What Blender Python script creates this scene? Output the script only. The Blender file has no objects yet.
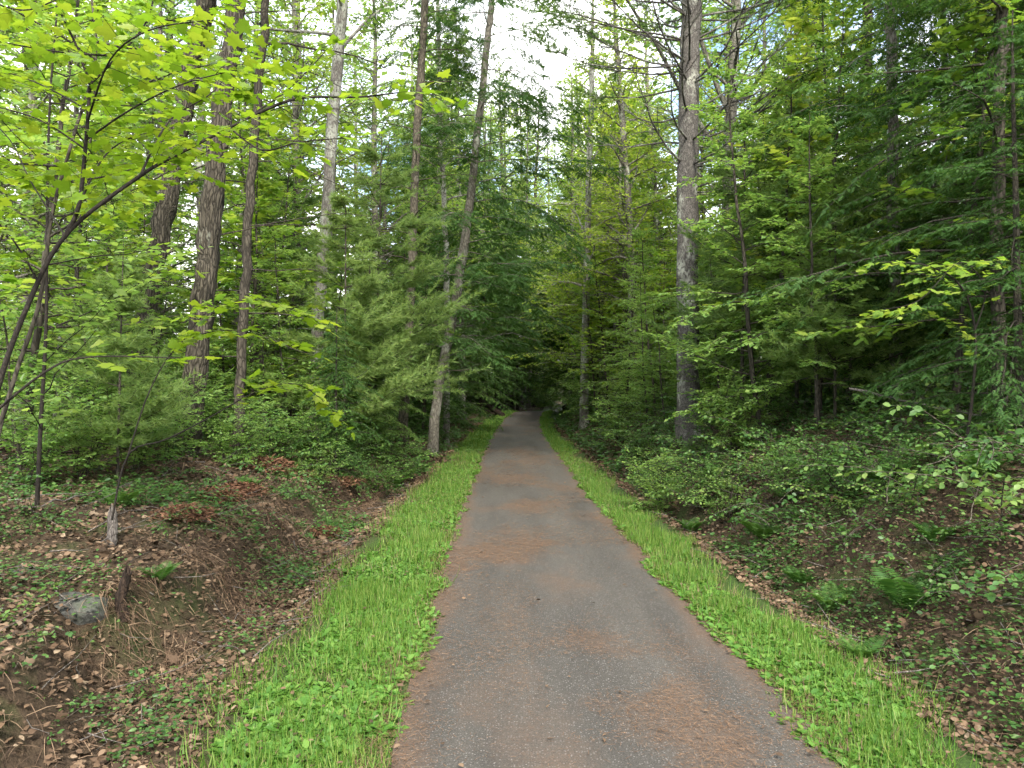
import bpy, math, random
import numpy as np
from mathutils import Vector

scn = bpy.context.scene
COL = scn.collection
rnd = np.random.default_rng(11)
PI = math.pi
EYE, FPX, HOR = 1.735, 770.0, 392.0
UP = np.array([0, 0, 1.0])

# ------------------------------------------------------------------ noise
def _hash(ix, iy, seed):
    h = (ix.astype(np.int64) * 374761393 + iy.astype(np.int64) * 668265263 + seed * 974711) & 0x7fffffff
    h = ((h ^ (h >> 13)) * 1274126177) & 0x7fffffff
    return ((h ^ (h >> 16)) & 0xffff) / 65535.0

def vnoise(x, y, scale, seed=0):
    x = np.asarray(x, float) / scale; y = np.asarray(y, float) / scale
    ix = np.floor(x); iy = np.floor(y); fx = x - ix; fy = y - iy
    fx = fx * fx * (3 - 2 * fx); fy = fy * fy * (3 - 2 * fy)
    a = _hash(ix, iy, seed); b = _hash(ix + 1, iy, seed); c = _hash(ix, iy + 1, seed); d = _hash(ix + 1, iy + 1, seed)
    return (a * (1 - fx) + b * fx) * (1 - fy) + (c * (1 - fx) + d * fx) * fy

def fnoise(x, y, scale, seed=0):
    return (vnoise(x, y, scale, seed) * .55 + vnoise(x, y, scale * .45, seed + 7) * .3 + vnoise(x, y, scale * .2, seed + 13) * .15)

# ------------------------------------------------------------------ terrain
_yy = np.linspace(-40, 700, 7401)
_cx = np.interp(_yy, [-40, 0, 3.55, 8.5, 12.4, 20, 28, 35, 44, 55, 65, 75, 90, 120, 700],
                [1.9, .58, .48, .34, .28, .25, .24, .32, .58, 1.25, 2.7, 5.4, 11, 26, 320])
_k = np.exp(-np.linspace(-2.5, 2.5, 41) ** 2); _k /= _k.sum()
_cx = np.convolve(np.pad(_cx, 20, mode='edge'), _k, mode='valid')
_pz = np.interp(_yy, [-40, 32, 40, 48, 54, 58, 64, 75, 700], [0, 0, .08, .24, .31, .27, .0, .1, .4])
_pz = np.convolve(np.pad(_pz, 20, mode='edge'), _k, mode='valid')

def centre(y): return np.interp(y, _yy, _cx)

def ground(x, y):
    x = np.asarray(x, float); y = np.asarray(y, float)
    off = x - centre(y)
    wob = (fnoise(x, y, 1.7, 3) - .5) * .9 + (vnoise(x, y, .5, 5) - .5) * .28
    amt = np.clip((np.abs(off) - 1.9) / .9, 0, 1)
    o = off + wob * amt
    rf = np.interp(y, [0, 20, 34, 45, 60], [1, .95, .6, .42, .4])
    lf = np.interp(y, [0, 13, 24, 40, 60], [1, 1, .6, .35, .3])
    zr = np.interp(o, [1.80, 1.98, 2.76, 3.6, 6, 12, 30, 80, 300], [0, -.04, .72, 1.3, 1.66, 1.95, 2.6, 5, 20])
    zl = np.interp(-o, [2.0, 2.3, 2.55, 2.82, 4.5, 7, 15, 40, 90, 300], [0, -.06, .02, .42, .80, 1.02, 1.4, 2.2, 5, 20])
    rough = amt * ((fnoise(x, y, .8, 21) - .5) * .24 + (vnoise(x, y, .22, 23) - .5) * .05)
    z = np.interp(y, _yy, _pz) + np.where(off > 0, zr * rf, zl * lf) + rough
    return z + np.clip(y - 72, 0, 200) * .03

def G(x, y): return float(ground(np.array([x]), np.array([y]))[0])
_th = math.atan((HOR - 384) / FPX)
def P(px, py, d):
    """world point at depth d (metres along the trail) seen at that place of the photograph"""
    cx = (px - 512) / FPX; cy = (384 - py) / FPX
    fy = math.cos(_th) - cy * math.sin(_th); fz = math.sin(_th) + cy * math.cos(_th)
    s = d / fy
    return np.array([cx * s, d, EYE + fz * s])
def X(px, d): return (px - 512) / FPX * d

# ------------------------------------------------------------------ mesh building
class MB:
    def __init__(s): s.v = []; s.f = {}; s.n = 0
    def add(s, v, f):
        v = np.asarray(v, float).reshape(-1, 3); f = np.asarray(f, np.int64)
        if len(v) == 0: return
        s.f.setdefault(f.shape[1], []).append(f + s.n); s.v.append(v); s.n += len(v)
    def mesh(s, name, mat, smooth=False, attr=None):
        me = bpy.data.meshes.new(name)
        V = np.concatenate(s.v)
        me.vertices.add(len(V)); me.vertices.foreach_set('co', V.astype(np.float32).ravel())
        loops = []; starts = []; base = 0
        for k, fl in s.f.items():
            F = np.concatenate(fl); loops.append(F.ravel())
            starts.append(base + np.arange(len(F)) * k); base += F.size
        L = np.concatenate(loops); S = np.concatenate(starts)
        me.loops.add(len(L)); me.loops.foreach_set('vertex_index', L.astype(np.int32))
        me.polygons.add(len(S)); me.polygons.foreach_set('loop_start', S.astype(np.int32))
        me.update(calc_edges=True)
        if smooth: me.polygons.foreach_set('use_smooth', np.ones(len(S), bool))
        if attr:
            for nm, arr in attr.items():
                a = me.attributes.new(nm, 'FLOAT', 'POINT'); a.data.foreach_set('value', np.asarray(arr, np.float32))
        me.materials.append(mat)
        return me
    def tube(s, pts, rad, sides=5, knob=0.0, rng=rnd, cap=False):
        pts = np.asarray(pts, float); n = len(pts); rad = np.broadcast_to(rad, (n,)).astype(float)
        t = np.gradient(pts, axis=0); t /= np.linalg.norm(t, axis=1, keepdims=True) + 1e-9
        ref = np.array([1., 0, 0]) if abs(t[:, 0]).mean() < .7 else np.array([0, 0, 1.])
        a = np.cross(t, ref); a /= np.linalg.norm(a, axis=1, keepdims=True) + 1e-9
        b = np.cross(t, a)
        th = np.arange(sides) * 2 * PI / sides
        r = rad[:, None] * (1 + knob * rng.normal(size=(n, sides))) if knob else rad[:, None] * np.ones((1, sides))
        v = pts[:, None, :] + r[..., None] * (np.cos(th)[None, :, None] * a[:, None, :] + np.sin(th)[None, :, None] * b[:, None, :])
        i = np.arange(n - 1)[:, None] * sides; j = np.arange(sides)[None, :]; j2 = (j + 1) % sides
        f = np.stack([i + j, i + j2, i + sides + j2, i + sides + j], -1).reshape(-1, 4)
        s.add(v.reshape(-1, 3), f)
        if cap: s.add(v[-1], [list(range(sides))])
    def scatter(s, pos, d, nrm, size, tmpl, wid=None):
        T, F = tmpl
        pos = np.asarray(pos, float); N = len(pos)
        if N == 0: return
        d = d / (np.linalg.norm(d, axis=1, keepdims=True) + 1e-9)
        n = nrm - (nrm * d).sum(1, keepdims=True) * d
        n /= np.linalg.norm(n, axis=1, keepdims=True) + 1e-9
        q = np.cross(n, d)
        size = np.broadcast_to(size, (N,)); w = size if wid is None else np.broadcast_to(wid, (N,))
        v = pos[:, None] + (T[None, :, 0:1] * size[:, None, None]) * d[:, None] + (T[None, :, 1:2] * w[:, None, None]) * q[:, None] + (T[None, :, 2:3] * size[:, None, None]) * n[:, None]
        k = len(T)
        for ff in F:
            ff = np.asarray(ff)
            s.add(v.reshape(-1, 3), (np.arange(N)[:, None, None] * k + ff[None]).reshape(-1, ff.shape[1])) if ff is F[0] or len(F) == 1 else None

# leaf templates: columns are along, across, up (unit length)
DIAMOND = (np.array([[0, 0, 0], [.45, .27, .06], [1, 0, -.05], [.45, -.27, .06]]), [[[0, 2, 1], [0, 3, 2]]])
OVAL = (np.array([[0, 0, 0], [.22, .22, .05], [.6, .25, .05], [1, 0, -.08], [.6, -.25, .05], [.22, -.22, .05], [.4, 0, 0], [.7, 0, -.02]]),
        [[[0, 6, 1], [1, 6, 2], [6, 7, 2], [2, 7, 3], [0, 5, 6], [5, 4, 6], [6, 4, 7], [4, 3, 7]]])
NEEDLEAF = (np.array([[0, .03, 0], [.5, .10, .02], [1, 0, -.10], [.5, -.10, .02], [0, -.03, 0]]), [[[0, 2, 1], [0, 4, 2], [4, 3, 2]]])
_mp = [(0, 0), (-.10, .22), (.10, .30), (.06, .50), (.30, .38), (.46, .56), (.52, .24), (.74, .22), (1.0, 0)]
_mv = [(.22, 0, .0)] + [(x, y, -.10 * abs(y) - .06 * x) for x, y in _mp] + [(x, -y, -.10 * y - .06 * x) for x, y in _mp[1:-1]][::-1]
MAPLE = (np.array(_mv), [[[0, i, i + 1 if i < len(_mv) - 1 else 1] for i in range(1, len(_mv))]])
def _tuft(n, seed, spread, w):
    r = np.random.default_rng(seed); V = []; F = []
    for i in range(n):
        a = 2 * PI * i / n + r.uniform(-.3, .3); e = r.uniform(.25, 1) * spread
        d = np.array([math.cos(e), math.sin(e) * math.cos(a), math.sin(e) * math.sin(a)])
        q = np.cross(d, r.normal(size=3)); q /= np.linalg.norm(q)
        L = r.uniform(.75, 1.0)
        b = len(V); V += [q * w - np.array([r.uniform(0, .25), 0, 0]), -q * w - np.array([r.uniform(0, .2), 0, 0]), d * L]; F.append([b, b + 1, b + 2])
    return (np.array(V), [F])
TUFT = _tuft(9, 4, 1.0, .028)
_fr = []; _ff = []
for i in range(4):                                   # little flat hemlock twig, needles both sides
    x = i / 4.4; L = .34 * (1 - .55 * x)
    for sgn in (1, -1):
        b = len(_fr); _fr += [(x - .03, 0, 0), (x + .20, sgn * L, -.03), (x + .19, 0, 0)]; _ff.append([b, b + 1, b + 2] if sgn > 0 else [b, b + 2, b + 1])
b = len(_fr); _fr += [(.85, .05, 0), (1.1, 0, -.06), (.85, -.05, 0)]; _ff.append([b, b + 2, b + 1])
HTWIG = (np.array(_fr), [_ff])
BLADE = (np.array([[0, .5, 0], [0, -.5, 0], [.5, .42, .06], [.5, -.42, .06], [.85, .2, .24], [.85, -.2, .24], [1.0, 0, .42]]),
         [[[0, 1, 3], [0, 3, 2], [2, 3, 5], [2, 5, 4], [4, 5, 6]]])

# ------------------------------------------------------------------ materials
def mat(name):
    m = bpy.data.materials.new(name); m.use_nodes = True
    nt = m.node_tree; nt.nodes.clear(); return m, nt, nt.nodes, nt.links
def N(nt, t, **kw):
    n = nt.nodes.new(t)
    for k, v in kw.items(): setattr(n, k, v)
    return n
def ramp(nt, fac, stops):
    r = N(nt, 'ShaderNodeValToRGB'); e = r.color_ramp.elements
    while len(e) < len(stops): e.new(.5)
    for el, (p, c) in zip(e, stops): el.position = p; el.color = (c, c, c, 1) if isinstance(c, (int, float)) else (*c, 1)
    nt.links.new(fac, r.inputs[0]); return r.outputs[0]
def mix(nt, fac, a, b, mode='MIX'):
    m = N(nt, 'ShaderNodeMix', data_type='RGBA', blend_type=mode)
    for sock, val in ((m.inputs[0], fac), (m.inputs[6], a), (m.inputs[7], b)):
        if hasattr(val, 'links'): nt.links.new(val, sock)
        elif isinstance(val, (int, float)): sock.default_value = val
        else: sock.default_value = (*val, 1)
    return m.outputs[2]
def mth(nt, op, a, b=None, c=None, clamp=False):
    m = N(nt, 'ShaderNodeMath', operation=op, use_clamp=clamp)
    for s, v in zip(m.inputs, (a, b, c)):
        if v is None: continue
        if hasattr(v, 'links'): nt.links.new(v, s)
        else: s.default_value = v
    return m.outputs[0]
def noise(nt, vec, scale, detail=4, rough=.55):
    n = N(nt, 'ShaderNodeTexNoise'); n.inputs['Scale'].default_value = scale; n.inputs['Detail'].default_value = detail; n.inputs['Roughness'].default_value = rough
    if vec is not None: nt.links.new(vec, n.inputs['Vector'])
    return n.outputs['Fac']
def coords(nt, scale=(1, 1, 1), which='Object'):
    tc = N(nt, 'ShaderNodeTexCoord'); mp = N(nt, 'ShaderNodeMapping'); mp.inputs['Scale'].default_value = scale
    nt.links.new(tc.outputs[which], mp.inputs['Vector']); return mp.outputs[0]

def leaf_mat(name, c1, c2, c3, trans=.42, rough=.45, spec=.35, tree_var=.35, tw=1.25):
    m, nt, nd, lk = mat(name)
    geo = N(nt, 'ShaderNodeNewGeometry'); oi = N(nt, 'ShaderNodeObjectInfo')
    c = ramp(nt, geo.outputs['Random Per Island'], [(0, c1), (.55, c2), (1, c3)])
    hs = N(nt, 'ShaderNodeHueSaturation')
    lk.new(mth(nt, 'MULTIPLY_ADD', oi.outputs['Random'], .03 * tree_var / .35, .5 - .015 * tree_var / .35), hs.inputs['Hue'])
    lk.new(mth(nt, 'MULTIPLY_ADD', oi.outputs['Random'], -tree_var, 1 + tree_var * .5), hs.inputs['Value'])
    lk.new(c, hs.inputs['Color'])
    pb = N(nt, 'ShaderNodeBsdfPrincipled'); pb.inputs['Roughness'].default_value = rough; pb.inputs['Specular IOR Level'].default_value = spec
    lk.new(hs.outputs[0], pb.inputs['Base Color'])
    tr = N(nt, 'ShaderNodeBsdfTranslucent')
    lk.new(mix(nt, 1.0, hs.outputs[0], (tw * 1.06, tw * 1.05, tw * .68), 'MULTIPLY'), tr.inputs['Color'])
    mx = N(nt, 'ShaderNodeMixShader'); mx.inputs[0].default_value = trans
    lk.new(pb.outputs[0], mx.inputs[1]); lk.new(tr.outputs[0], mx.inputs[2])
    out = N(nt, 'ShaderNodeOutputMaterial'); lk.new(mx.outputs[0], out.inputs[0])
    return m

def bark_mat(name, dark, lightc, lichen=None, lich_amt=.5, sc=1.0, stretch=.22, bump=.6):
    m, nt, nd, lk = mat(name)
    v = coords(nt, (1, 1, stretch)); v1 = coords(nt, (1, 1, .6))
    vo = N(nt, 'ShaderNodeTexVoronoi', feature='DISTANCE_TO_EDGE'); vo.inputs['Scale'].default_value = 22 * sc
    wn = N(nt, 'ShaderNodeTexNoise'); wn.inputs['Scale'].default_value = 9 * sc; lk.new(v, wn.inputs['Vector'])
    va = N(nt, 'ShaderNodeVectorMath', operation='MULTIPLY_ADD'); lk.new(wn.outputs['Color'], va.inputs[0]); va.inputs[1].default_value = (.12, .12, .12); lk.new(v, va.inputs[2])
    lk.new(va.outputs[0], vo.inputs['Vector'])
    crack = ramp(nt, vo.outputs['Distance'], [(0, 0.0), (.22, 1.0)])
    nz = noise(nt, v, 14 * sc, 6, .65)
    f = mth(nt, 'MULTIPLY', crack, ramp(nt, nz, [(.25, .15), (.75, 1.0)]))
    c = mix(nt, f, dark, lightc)
    if lichen:
        pat = ramp(nt, noise(nt, v1, 3.1, 5, .6), [(1 - lich_amt - .06, 0.0), (1 - lich_amt + .06, 1.0)])
        pat2 = mth(nt, 'MULTIPLY', pat, ramp(nt, noise(nt, v1, 26, 4), [(.40, 0.0), (.52, .95)]))
        c = mix(nt, pat2, c, lichen)
    pb = N(nt, 'ShaderNodeBsdfPrincipled'); pb.inputs['Roughness'].default_value = .9; pb.inputs['Specular IOR Level'].default_value = .2
    lk.new(c, pb.inputs['Base Color'])
    bp = N(nt, 'ShaderNodeBump'); bp.inputs['Strength'].default_value = bump; bp.inputs['Distance'].default_value = .03
    lk.new(f, bp.inputs['Height']); lk.new(bp.outputs[0], pb.inputs['Normal'])
    out = N(nt, 'ShaderNodeOutputMaterial'); lk.new(pb.outputs[0], out.inputs[0])
    return m

def litter_mat(name, stops, rough=.8, trans=.1):
    m, nt, nd, lk = mat(name)
    geo = N(nt, 'ShaderNodeNewGeometry')
    c = ramp(nt, geo.outputs['Random Per Island'], stops)
    pb = N(nt, 'ShaderNodeBsdfPrincipled'); pb.inputs['Roughness'].default_value = rough; pb.inputs['Specular IOR Level'].default_value = .25
    lk.new(c, pb.inputs['Base Color'])
    out = N(nt, 'ShaderNodeOutputMaterial'); lk.new(pb.outputs[0], out.inputs[0])
    return m

M = {}
M['maple_hero'] = leaf_mat('maple_leaf', (.12, .21, .016), (.17, .26, .02), (.24, .30, .03), .52, .4, .25, .1, 1.3)
M['maple'] = leaf_mat('young_maple_leaf', (.125, .225, .03), (.19, .28, .04), (.27, .33, .06), .52, .45, .25, .3, 1.45)
M['beech'] = leaf_mat('beech_leaf', (.105, .20, .05), (.15, .255, .06), (.21, .30, .08), .5, .45, .3, .3, 1.5)
M['canopy'] = leaf_mat('canopy_leaf', (.105, .20, .05), (.155, .25, .065), (.22, .30, .08), .52, .5, .3, .35, 1.5)
M['shrub'] = leaf_mat('shrub_leaf', (.06, .135, .03), (.09, .18, .04), (.145, .225, .055), .42, .45, .35, .4, 1.3)
M['hemlock'] = leaf_mat('hemlock_needle', (.042, .092, .02), (.062, .122, .027), (.10, .165, .036), .40, .6, .2, .5, 1.35)
M['pine'] = leaf_mat('pine_needle', (.10, .18, .055), (.14, .22, .065), (.19, .26, .08), .5, .55, .2, .3, 1.45)
M['grass'] = leaf_mat('grass_blade', (.06, .15, .022), (.11, .215, .032), (.225, .285, .075), .46, .5, .25, 0, 1.3)
M['weed'] = leaf_mat('weed_leaf', (.055, .145, .024), (.09, .21, .032), (.145, .26, .05), .42, .45, .3, .1, 1.25)
M['cover'] = leaf_mat('ground_cover_leaf', (.035, .09, .022), (.06, .14, .032), (.11, .20, .045), .38, .45, .35, .1, 1.2)
M['fern'] = leaf_mat('fern_frond', (.05, .12, .022), (.075, .155, .03), (.11, .20, .04), .45, .55, .25, .3, 1.25)
M['litter'] = litter_mat('dead_leaf', [(0, (.035, .022, .013)), (.35, (.08, .05, .03)), (.65, (.13, .082, .048)), (.92, (.155, .105, .066)), (1, (.22, .165, .11))])
M['needle_litter'] = litter_mat('dead_needle', [(0, (.07, .038, .021)), (.5, (.135, .075, .040)), (1, (.20, .125, .075))])
M['dry'] = litter_mat('dry_grass', [(0, (.045, .028, .018)), (.5, (.105, .066, .04)), (1, (.22, .15, .095))])
M['rust'] = litter_mat('rusty_bracken', [(0, (.05, .025, .015)), (.5, (.125, .058, .031)), (1, (.20, .105, .058))])
M['bark_pine'] = bark_mat('grey_pine_bark', (.040, .036, .032), (.175, .160, .142), (.32, .325, .27), .43, 1.7, .4, .5)
M['bark_oak'] = bark_mat('furrowed_bark', (.020, .017, .0125), (.125, .108, .080), (.22, .225, .18), .30, 1.0, .18, .9)
M['bark_pale'] = bark_mat('pale_bark', (.09, .08, .07), (.25, .225, .195), (.34, .345, .29), .5, .8, .5, .3)
M['bark_grey'] = bark_mat('grey_bark', (.058, .053, .043), (.22, .202, .165), (.32, .33, .27), .4, 1.0, .3, .4)
M['bark_dark'] = bark_mat('dark_bark', (.02, .017, .013), (.095, .082, .062), (.16, .16, .13), .2, 1.1, .3, .5)
M['bark_red'] = bark_mat('reddish_bark', (.033, .028, .021), (.16, .138, .105), (.24, .24, .2), .3, 1.1, .3, .5)
M['twig'] = bark_mat('dark_twig', (.012, .010, .008), (.04, .032, .026), None, .3, 2.0, .5, .2)
M['stub'] = bark_mat('weathered_wood', (.06, .05, .045), (.27, .24, .21), None, .3, 2.5, .12, .5)
M['stub_dark'] = bark_mat('rotten_wood', (.014, .010, .008), (.07, .045, .03), None, .3, 2.5, .12, .6)

def ground_material():
    m, nt, nd, lk = mat('forest_floor')
    v = coords(nt)
    n1 = noise(nt, v, 1.3, 5); n2 = noise(nt, v, 14, 6, .7); n3 = noise(nt, v, 60, 4, .7)
    vo = N(nt, 'ShaderNodeTexVoronoi'); vo.inputs['Scale'].default_value = 26; lk.new(v, vo.inputs['Vector'])
    soil = ramp(nt, n2, [(.25, (.016, .012, .008)), (.5, (.042, .029, .019)), (.75, (.09, .062, .04))])
    soil = mix(nt, mth(nt, 'MULTIPLY', vo.outputs['Color'], .35), soil, (.13, .09, .055))
    green = ramp(nt, n3, [(.3, (.02, .05, .012)), (.7, (.06, .12, .02))])
    at = N(nt, 'ShaderNodeAttribute', attribute_name='verge')
    gm = ramp(nt, n1, [(.50, 0.0), (.66, .55)])
    c = mix(nt, gm, soil, green)
    c = mix(nt, mth(nt, 'MULTIPLY', at.outputs['Fac'], .75), c, green)
    pb = N(nt, 'ShaderNodeBsdfPrincipled'); pb.inputs['Roughness'].default_value = .95; pb.inputs['Specular IOR Level'].default_value = .15
    lk.new(c, pb.inputs['Base Color'])
    bp = N(nt, 'ShaderNodeBump'); bp.inputs['Strength'].default_value = .8; bp.inputs['Distance'].default_value = .03
    lk.new(mth(nt, 'ADD', n2, n3), bp.inputs['Height']); lk.new(bp.outputs[0], pb.inputs['Normal'])
    out = N(nt, 'ShaderNodeOutputMaterial'); lk.new(pb.outputs[0], out.inputs[0]); return m
M['ground'] = ground_material()

def path_material():
    m, nt, nd, lk = mat('worn_asphalt')
    v = coords(nt); vs = coords(nt, (1.0, .55, 1)); vw = coords(nt, (2.2, .28, 1))
    fine = noise(nt, v, 120, 4, .8); mid = noise(nt, v, 45, 5, .65)
    big = noise(nt, vw, 1.1, 5, .6)
    vo = N(nt, 'ShaderNodeTexVoronoi'); vo.inputs['Scale'].default_value = 75; lk.new(v, vo.inputs['Vector'])
    asp = ramp(nt, big, [(.3, (.038, .034, .029)), (.7, (.072, .065, .055))])
    stone = ramp(nt, vo.outputs['Distance'], [(.15, 1.0), (.42, 0.0)])
    sv = N(nt, 'ShaderNodeSeparateColor'); lk.new(vo.outputs['Color'], sv.inputs[0])
    sm = mth(nt, 'MULTIPLY', stone, ramp(nt, sv.outputs[0], [(.40, 0.0), (.95, .9)]))
    asp = mix(nt, sm, asp, (.23, .215, .20))
    asp = mix(nt, ramp(nt, fine, [(.34, .9), (.5, 0.0)]), asp, (.018, .016, .015))
    asp = mix(nt, ramp(nt, fine, [(.56, 0.0), (.72, .5)]), asp, (.18, .165, .15))
    at = N(nt, 'ShaderNodeAttribute', attribute_name='edge')
    pat = noise(nt, vs, .75, 6, .62)
    at2 = N(nt, 'ShaderNodeAttribute', attribute_name='drift')
    e = mth(nt, 'MULTIPLY_ADD', at2.outputs['Fac'], .2, mth(nt, 'MULTIPLY_ADD', at.outputs['Fac'], .22, pat))
    nm = ramp(nt, e, [(.50, 0.0), (.66, 1.0)])
    strand = ramp(nt, noise(nt, v, 85, 4, .75), [(.36, .15), (.62, .85)])
    br = ramp(nt, mid, [(.3, (.06, .037, .024)), (.7, (.14, .083, .05))])
    c = mix(nt, mth(nt, 'MULTIPLY', nm, strand), asp, br)
    pb = N(nt, 'ShaderNodeBsdfPrincipled'); pb.inputs['Roughness'].default_value = .8; pb.inputs['Specular IOR Level'].default_value = .35
    lk.new(c, pb.inputs['Base Color'])
    bp = N(nt, 'ShaderNodeBump'); bp.inputs['Strength'].default_value = .5; bp.inputs['Distance'].default_value = .006
    lk.new(mth(nt, 'ADD', fine, mid), bp.inputs['Height']); lk.new(bp.outputs[0], pb.inputs['Normal'])
    out = N(nt, 'ShaderNodeOutputMaterial'); lk.new(pb.outputs[0], out.inputs[0]); return m
M['path'] = path_material()

def rock_material():
    m, nt, nd, lk = mat('mossy_stone')
    v = coords(nt)
    n1 = noise(nt, v, 9, 6, .65); n2 = noise(nt, v, 45, 4, .7)
    c = ramp(nt, n1, [(.3, (.028, .028, .024)), (.7, (.075, .074, .064))])
    c = mix(nt, ramp(nt, n2, [(.5, 0.0), (.7, .6)]), c, (.13, .13, .115))
    c = mix(nt, ramp(nt, noise(nt, v, 5, 4), [(.50, 0.0), (.72, .6)]), c, (.05, .065, .028))
    pb = N(nt, 'ShaderNodeBsdfPrincipled'); pb.inputs['Roughness'].default_value = .9
    lk.new(c, pb.inputs['Base Color'])
    bp = N(nt, 'ShaderNodeBump'); bp.inputs['Strength'].default_value = .6; bp.inputs['Distance'].default_value = .02
    lk.new(mth(nt, 'ADD', n1, n2), bp.inputs['Height']); lk.new(bp.outputs[0], pb.inputs['Normal'])
    out = N(nt, 'ShaderNodeOutputMaterial'); lk.new(pb.outputs[0], out.inputs[0]); return m
M['rock'] = rock_material()

# ------------------------------------------------------------------ object helpers
def link(name, me, parent=None, loc=(0, 0, 0)):
    o = bpy.data.objects.new(name, me); COL.objects.link(o); o.location = loc
    if parent: o.parent = parent
    return o
def tag(o, label=None, cat=None, group=None, kind=None):
    if label: o['label'] = label
    if cat: o['category'] = cat
    if group: o['group'] = group
    if kind: o['kind'] = kind
    return o
def thing(name, label, cat, loc, group=None):
    o = bpy.data.objects.new(name, None); COL.objects.link(o); o.location = loc; o.empty_display_size = .2
    return tag(o, label, cat, group)

# ------------------------------------------------------------------ ground and path
def grid_mesh(name, XX, YY, ZZ, m, attr, smooth=True):
    r, c = XX.shape; mb = MB()
    i = np.arange(r - 1)[:, None] * c; j = np.arange(c - 1)[None]
    f = np.stack([i + j, i + j + 1, i + c + j + 1, i + c + j], -1).reshape(-1, 4)
    mb.add(np.stack([XX, YY, ZZ], -1).reshape(-1, 3), f)
    return mb.mesh(name, m, smooth, attr)
offs = np.concatenate([[-400, -200, -110, -70, -48, -36, -28, -22, -18, -15, -13, -11], np.arange(-9.5, -1.2, .11), np.linspace(-1.2, 1.2, 9), np.arange(1.3, 9.5, .11), [11, 13, 15, 18, 22, 28, 36, 48, 70, 110, 200, 400]])
ys = np.concatenate([[-35, -25, -18, -13], np.arange(-10, 3, .5), np.arange(3, 30, .11), np.arange(30, 62, .3), np.arange(62, 100, 1.5), [105, 115, 130, 160, 200, 260, 340, 450, 600]])
O, Y = np.meshgrid(offs, ys)
XX = O + np.where(np.abs(O) < 60, centre(Y), centre(np.minimum(Y, 100)))
verge = np.clip(1 - (np.abs(O) - 1.85 - (fnoise(XX, Y, .8, 9) - .5) * .7) / .35, 0, 1)
g = link('ground', grid_mesh('ground', XX, Y, ground(XX, Y), M['ground'], {'verge': verge.ravel()})); tag(g, kind='structure')
py_ = np.arange(-10, 96, .08); pu = np.linspace(-1, 1, 33)
U, PY = np.meshgrid(pu, py_)
hw = np.where(U < 0, 1.05, 1.085) + np.where(U < 0, (fnoise(PY * 0, PY, .6, 31) - .5) * .09, (fnoise(PY * 0 + 9, PY, .6, 33) - .5) * .09)
PX = centre(PY) + U * hw
PZ = ground(centre(PY), PY) + .012 + .02 * (1 - U ** 2) + (fnoise(PX, PY, 1.2, 35) - .5) * .012
def drift(x, y):
    x = x + (vnoise(x, y, .25, 77) - .5) * .3; y = y + (vnoise(x, y, .3, 78) - .5) * .5; f = 0
    for cx, cy, rx, ry, k in ((-.15, 8.1, .42, .45, 1), (.25, 8.7, .35, .45, 1), (-.62, 7.6, .25, .35, .8), (.95, 4.0, .5, .6, .8), (.55, 5.2, .35, .3, .5), (.35, 11.5, .5, .9, .6), (.1, 15, .6, 1.2, .5), (.3, 21, .7, 1.6, .5)):
        f = np.maximum(f, k * np.clip(1.35 - np.sqrt(((x - cx) / rx) ** 2 + ((y - cy) / ry) ** 2), 0, 1))
    return f
p = link('path', grid_mesh('path', PX, PY, PZ, M['path'], {'drift': drift(PX, PY).ravel(), 'edge': np.clip(np.abs(U) * 4.5 - 3.4, 0, 1).ravel()})); tag(p, kind='structure')

# ------------------------------------------------------------------ verge grass and low stuff
def rdir(n, rng, zlo, zhi):
    a = rng.uniform(0, 2 * PI, n); z = rng.uniform(zlo, zhi, n); r = np.sqrt(np.clip(1 - z * z, 0, 1))
    return np.stack([r * np.cos(a), r * np.sin(a), z], 1)
def verge_points(n, d0, d1, rng, power=1.0):
    y = d0 + (d1 - d0) * rng.uniform(0, 1, n) ** power
    side = rng.choice([-1, 1], n)
    inner = 1.0 + (fnoise(y * 0 + np.where(side < 0, 0, 9), y, .45, 41) - .5) * .24
    outer = np.where(side < 0, 2.08, 1.68) + (fnoise(y, side * 3.0, 1.1, 43) - .5) * 1.0
    outer = outer * np.where(y > 46, .95, 1)
    u = rng.uniform(0, 1, n) ** .85
    off = (inner + (outer - inner) * u) * side
    x = off + centre(y)
    return x, y, ground(x, y), u, side
grass = MB(); r = np.random.default_rng(3)
for n, d0, d1, h, w in ((52000, 2.6, 7, .078, .0065), (60000, 6, 14, .088, .009), (36000, 13, 28, .10, .014), (24000, 27, 57, .12, .026)):
    x, y, z, u, side = verge_points(n, d0, d1, r, .9)
    keep = (fnoise(x, y, .45, 47) + r.normal(0, .10, n) > .28 + .2 * u) & (r.uniform(0, 1, n) > (u - .55) * 2.0) & (r.uniform(0, 1, n) < .35 + u * 6)
    if d0 < 3: keep &= ~((side > 0) & (u < .5) & (r.uniform(0, 1, n) < .5))
    x, y, z, u = x[keep], y[keep], z[keep], u[keep]; n = len(x)
    lean = rdir(n, r, .05, .95)
    hh = h * r.uniform(.4, 1.3, n) * (.35 + 1.3 * fnoise(x, y, .55, 49)) * (.6 + .4 * np.clip(u * 5, 0, 1))
    face = rdir(n, r, -.2, .2) 
    grass.scatter(np.stack([x, y, z], 1), lean, -np.stack([lean[:, 0], lean[:, 1], -.3 - 0 * z], 1), hh, BLADE, w * r.uniform(.6, 1.3, n))
x, y, z, u, side = verge_points(5000, 2.6, 16, r, .9); n = len(x); lean = rdir(n, r, .3, .95)
grass.scatter(np.stack([x, y, z], 1), lean, -np.stack([lean[:, 0], lean[:, 1], -.3 - 0 * z], 1), r.uniform(.11, .2, n), BLADE, .0055)
tag(link('grass', grass.mesh('grass', M['grass'])), 'bright green mown grass along both edges of the path', 'grass', kind='stuff')
weed = MB()
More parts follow.
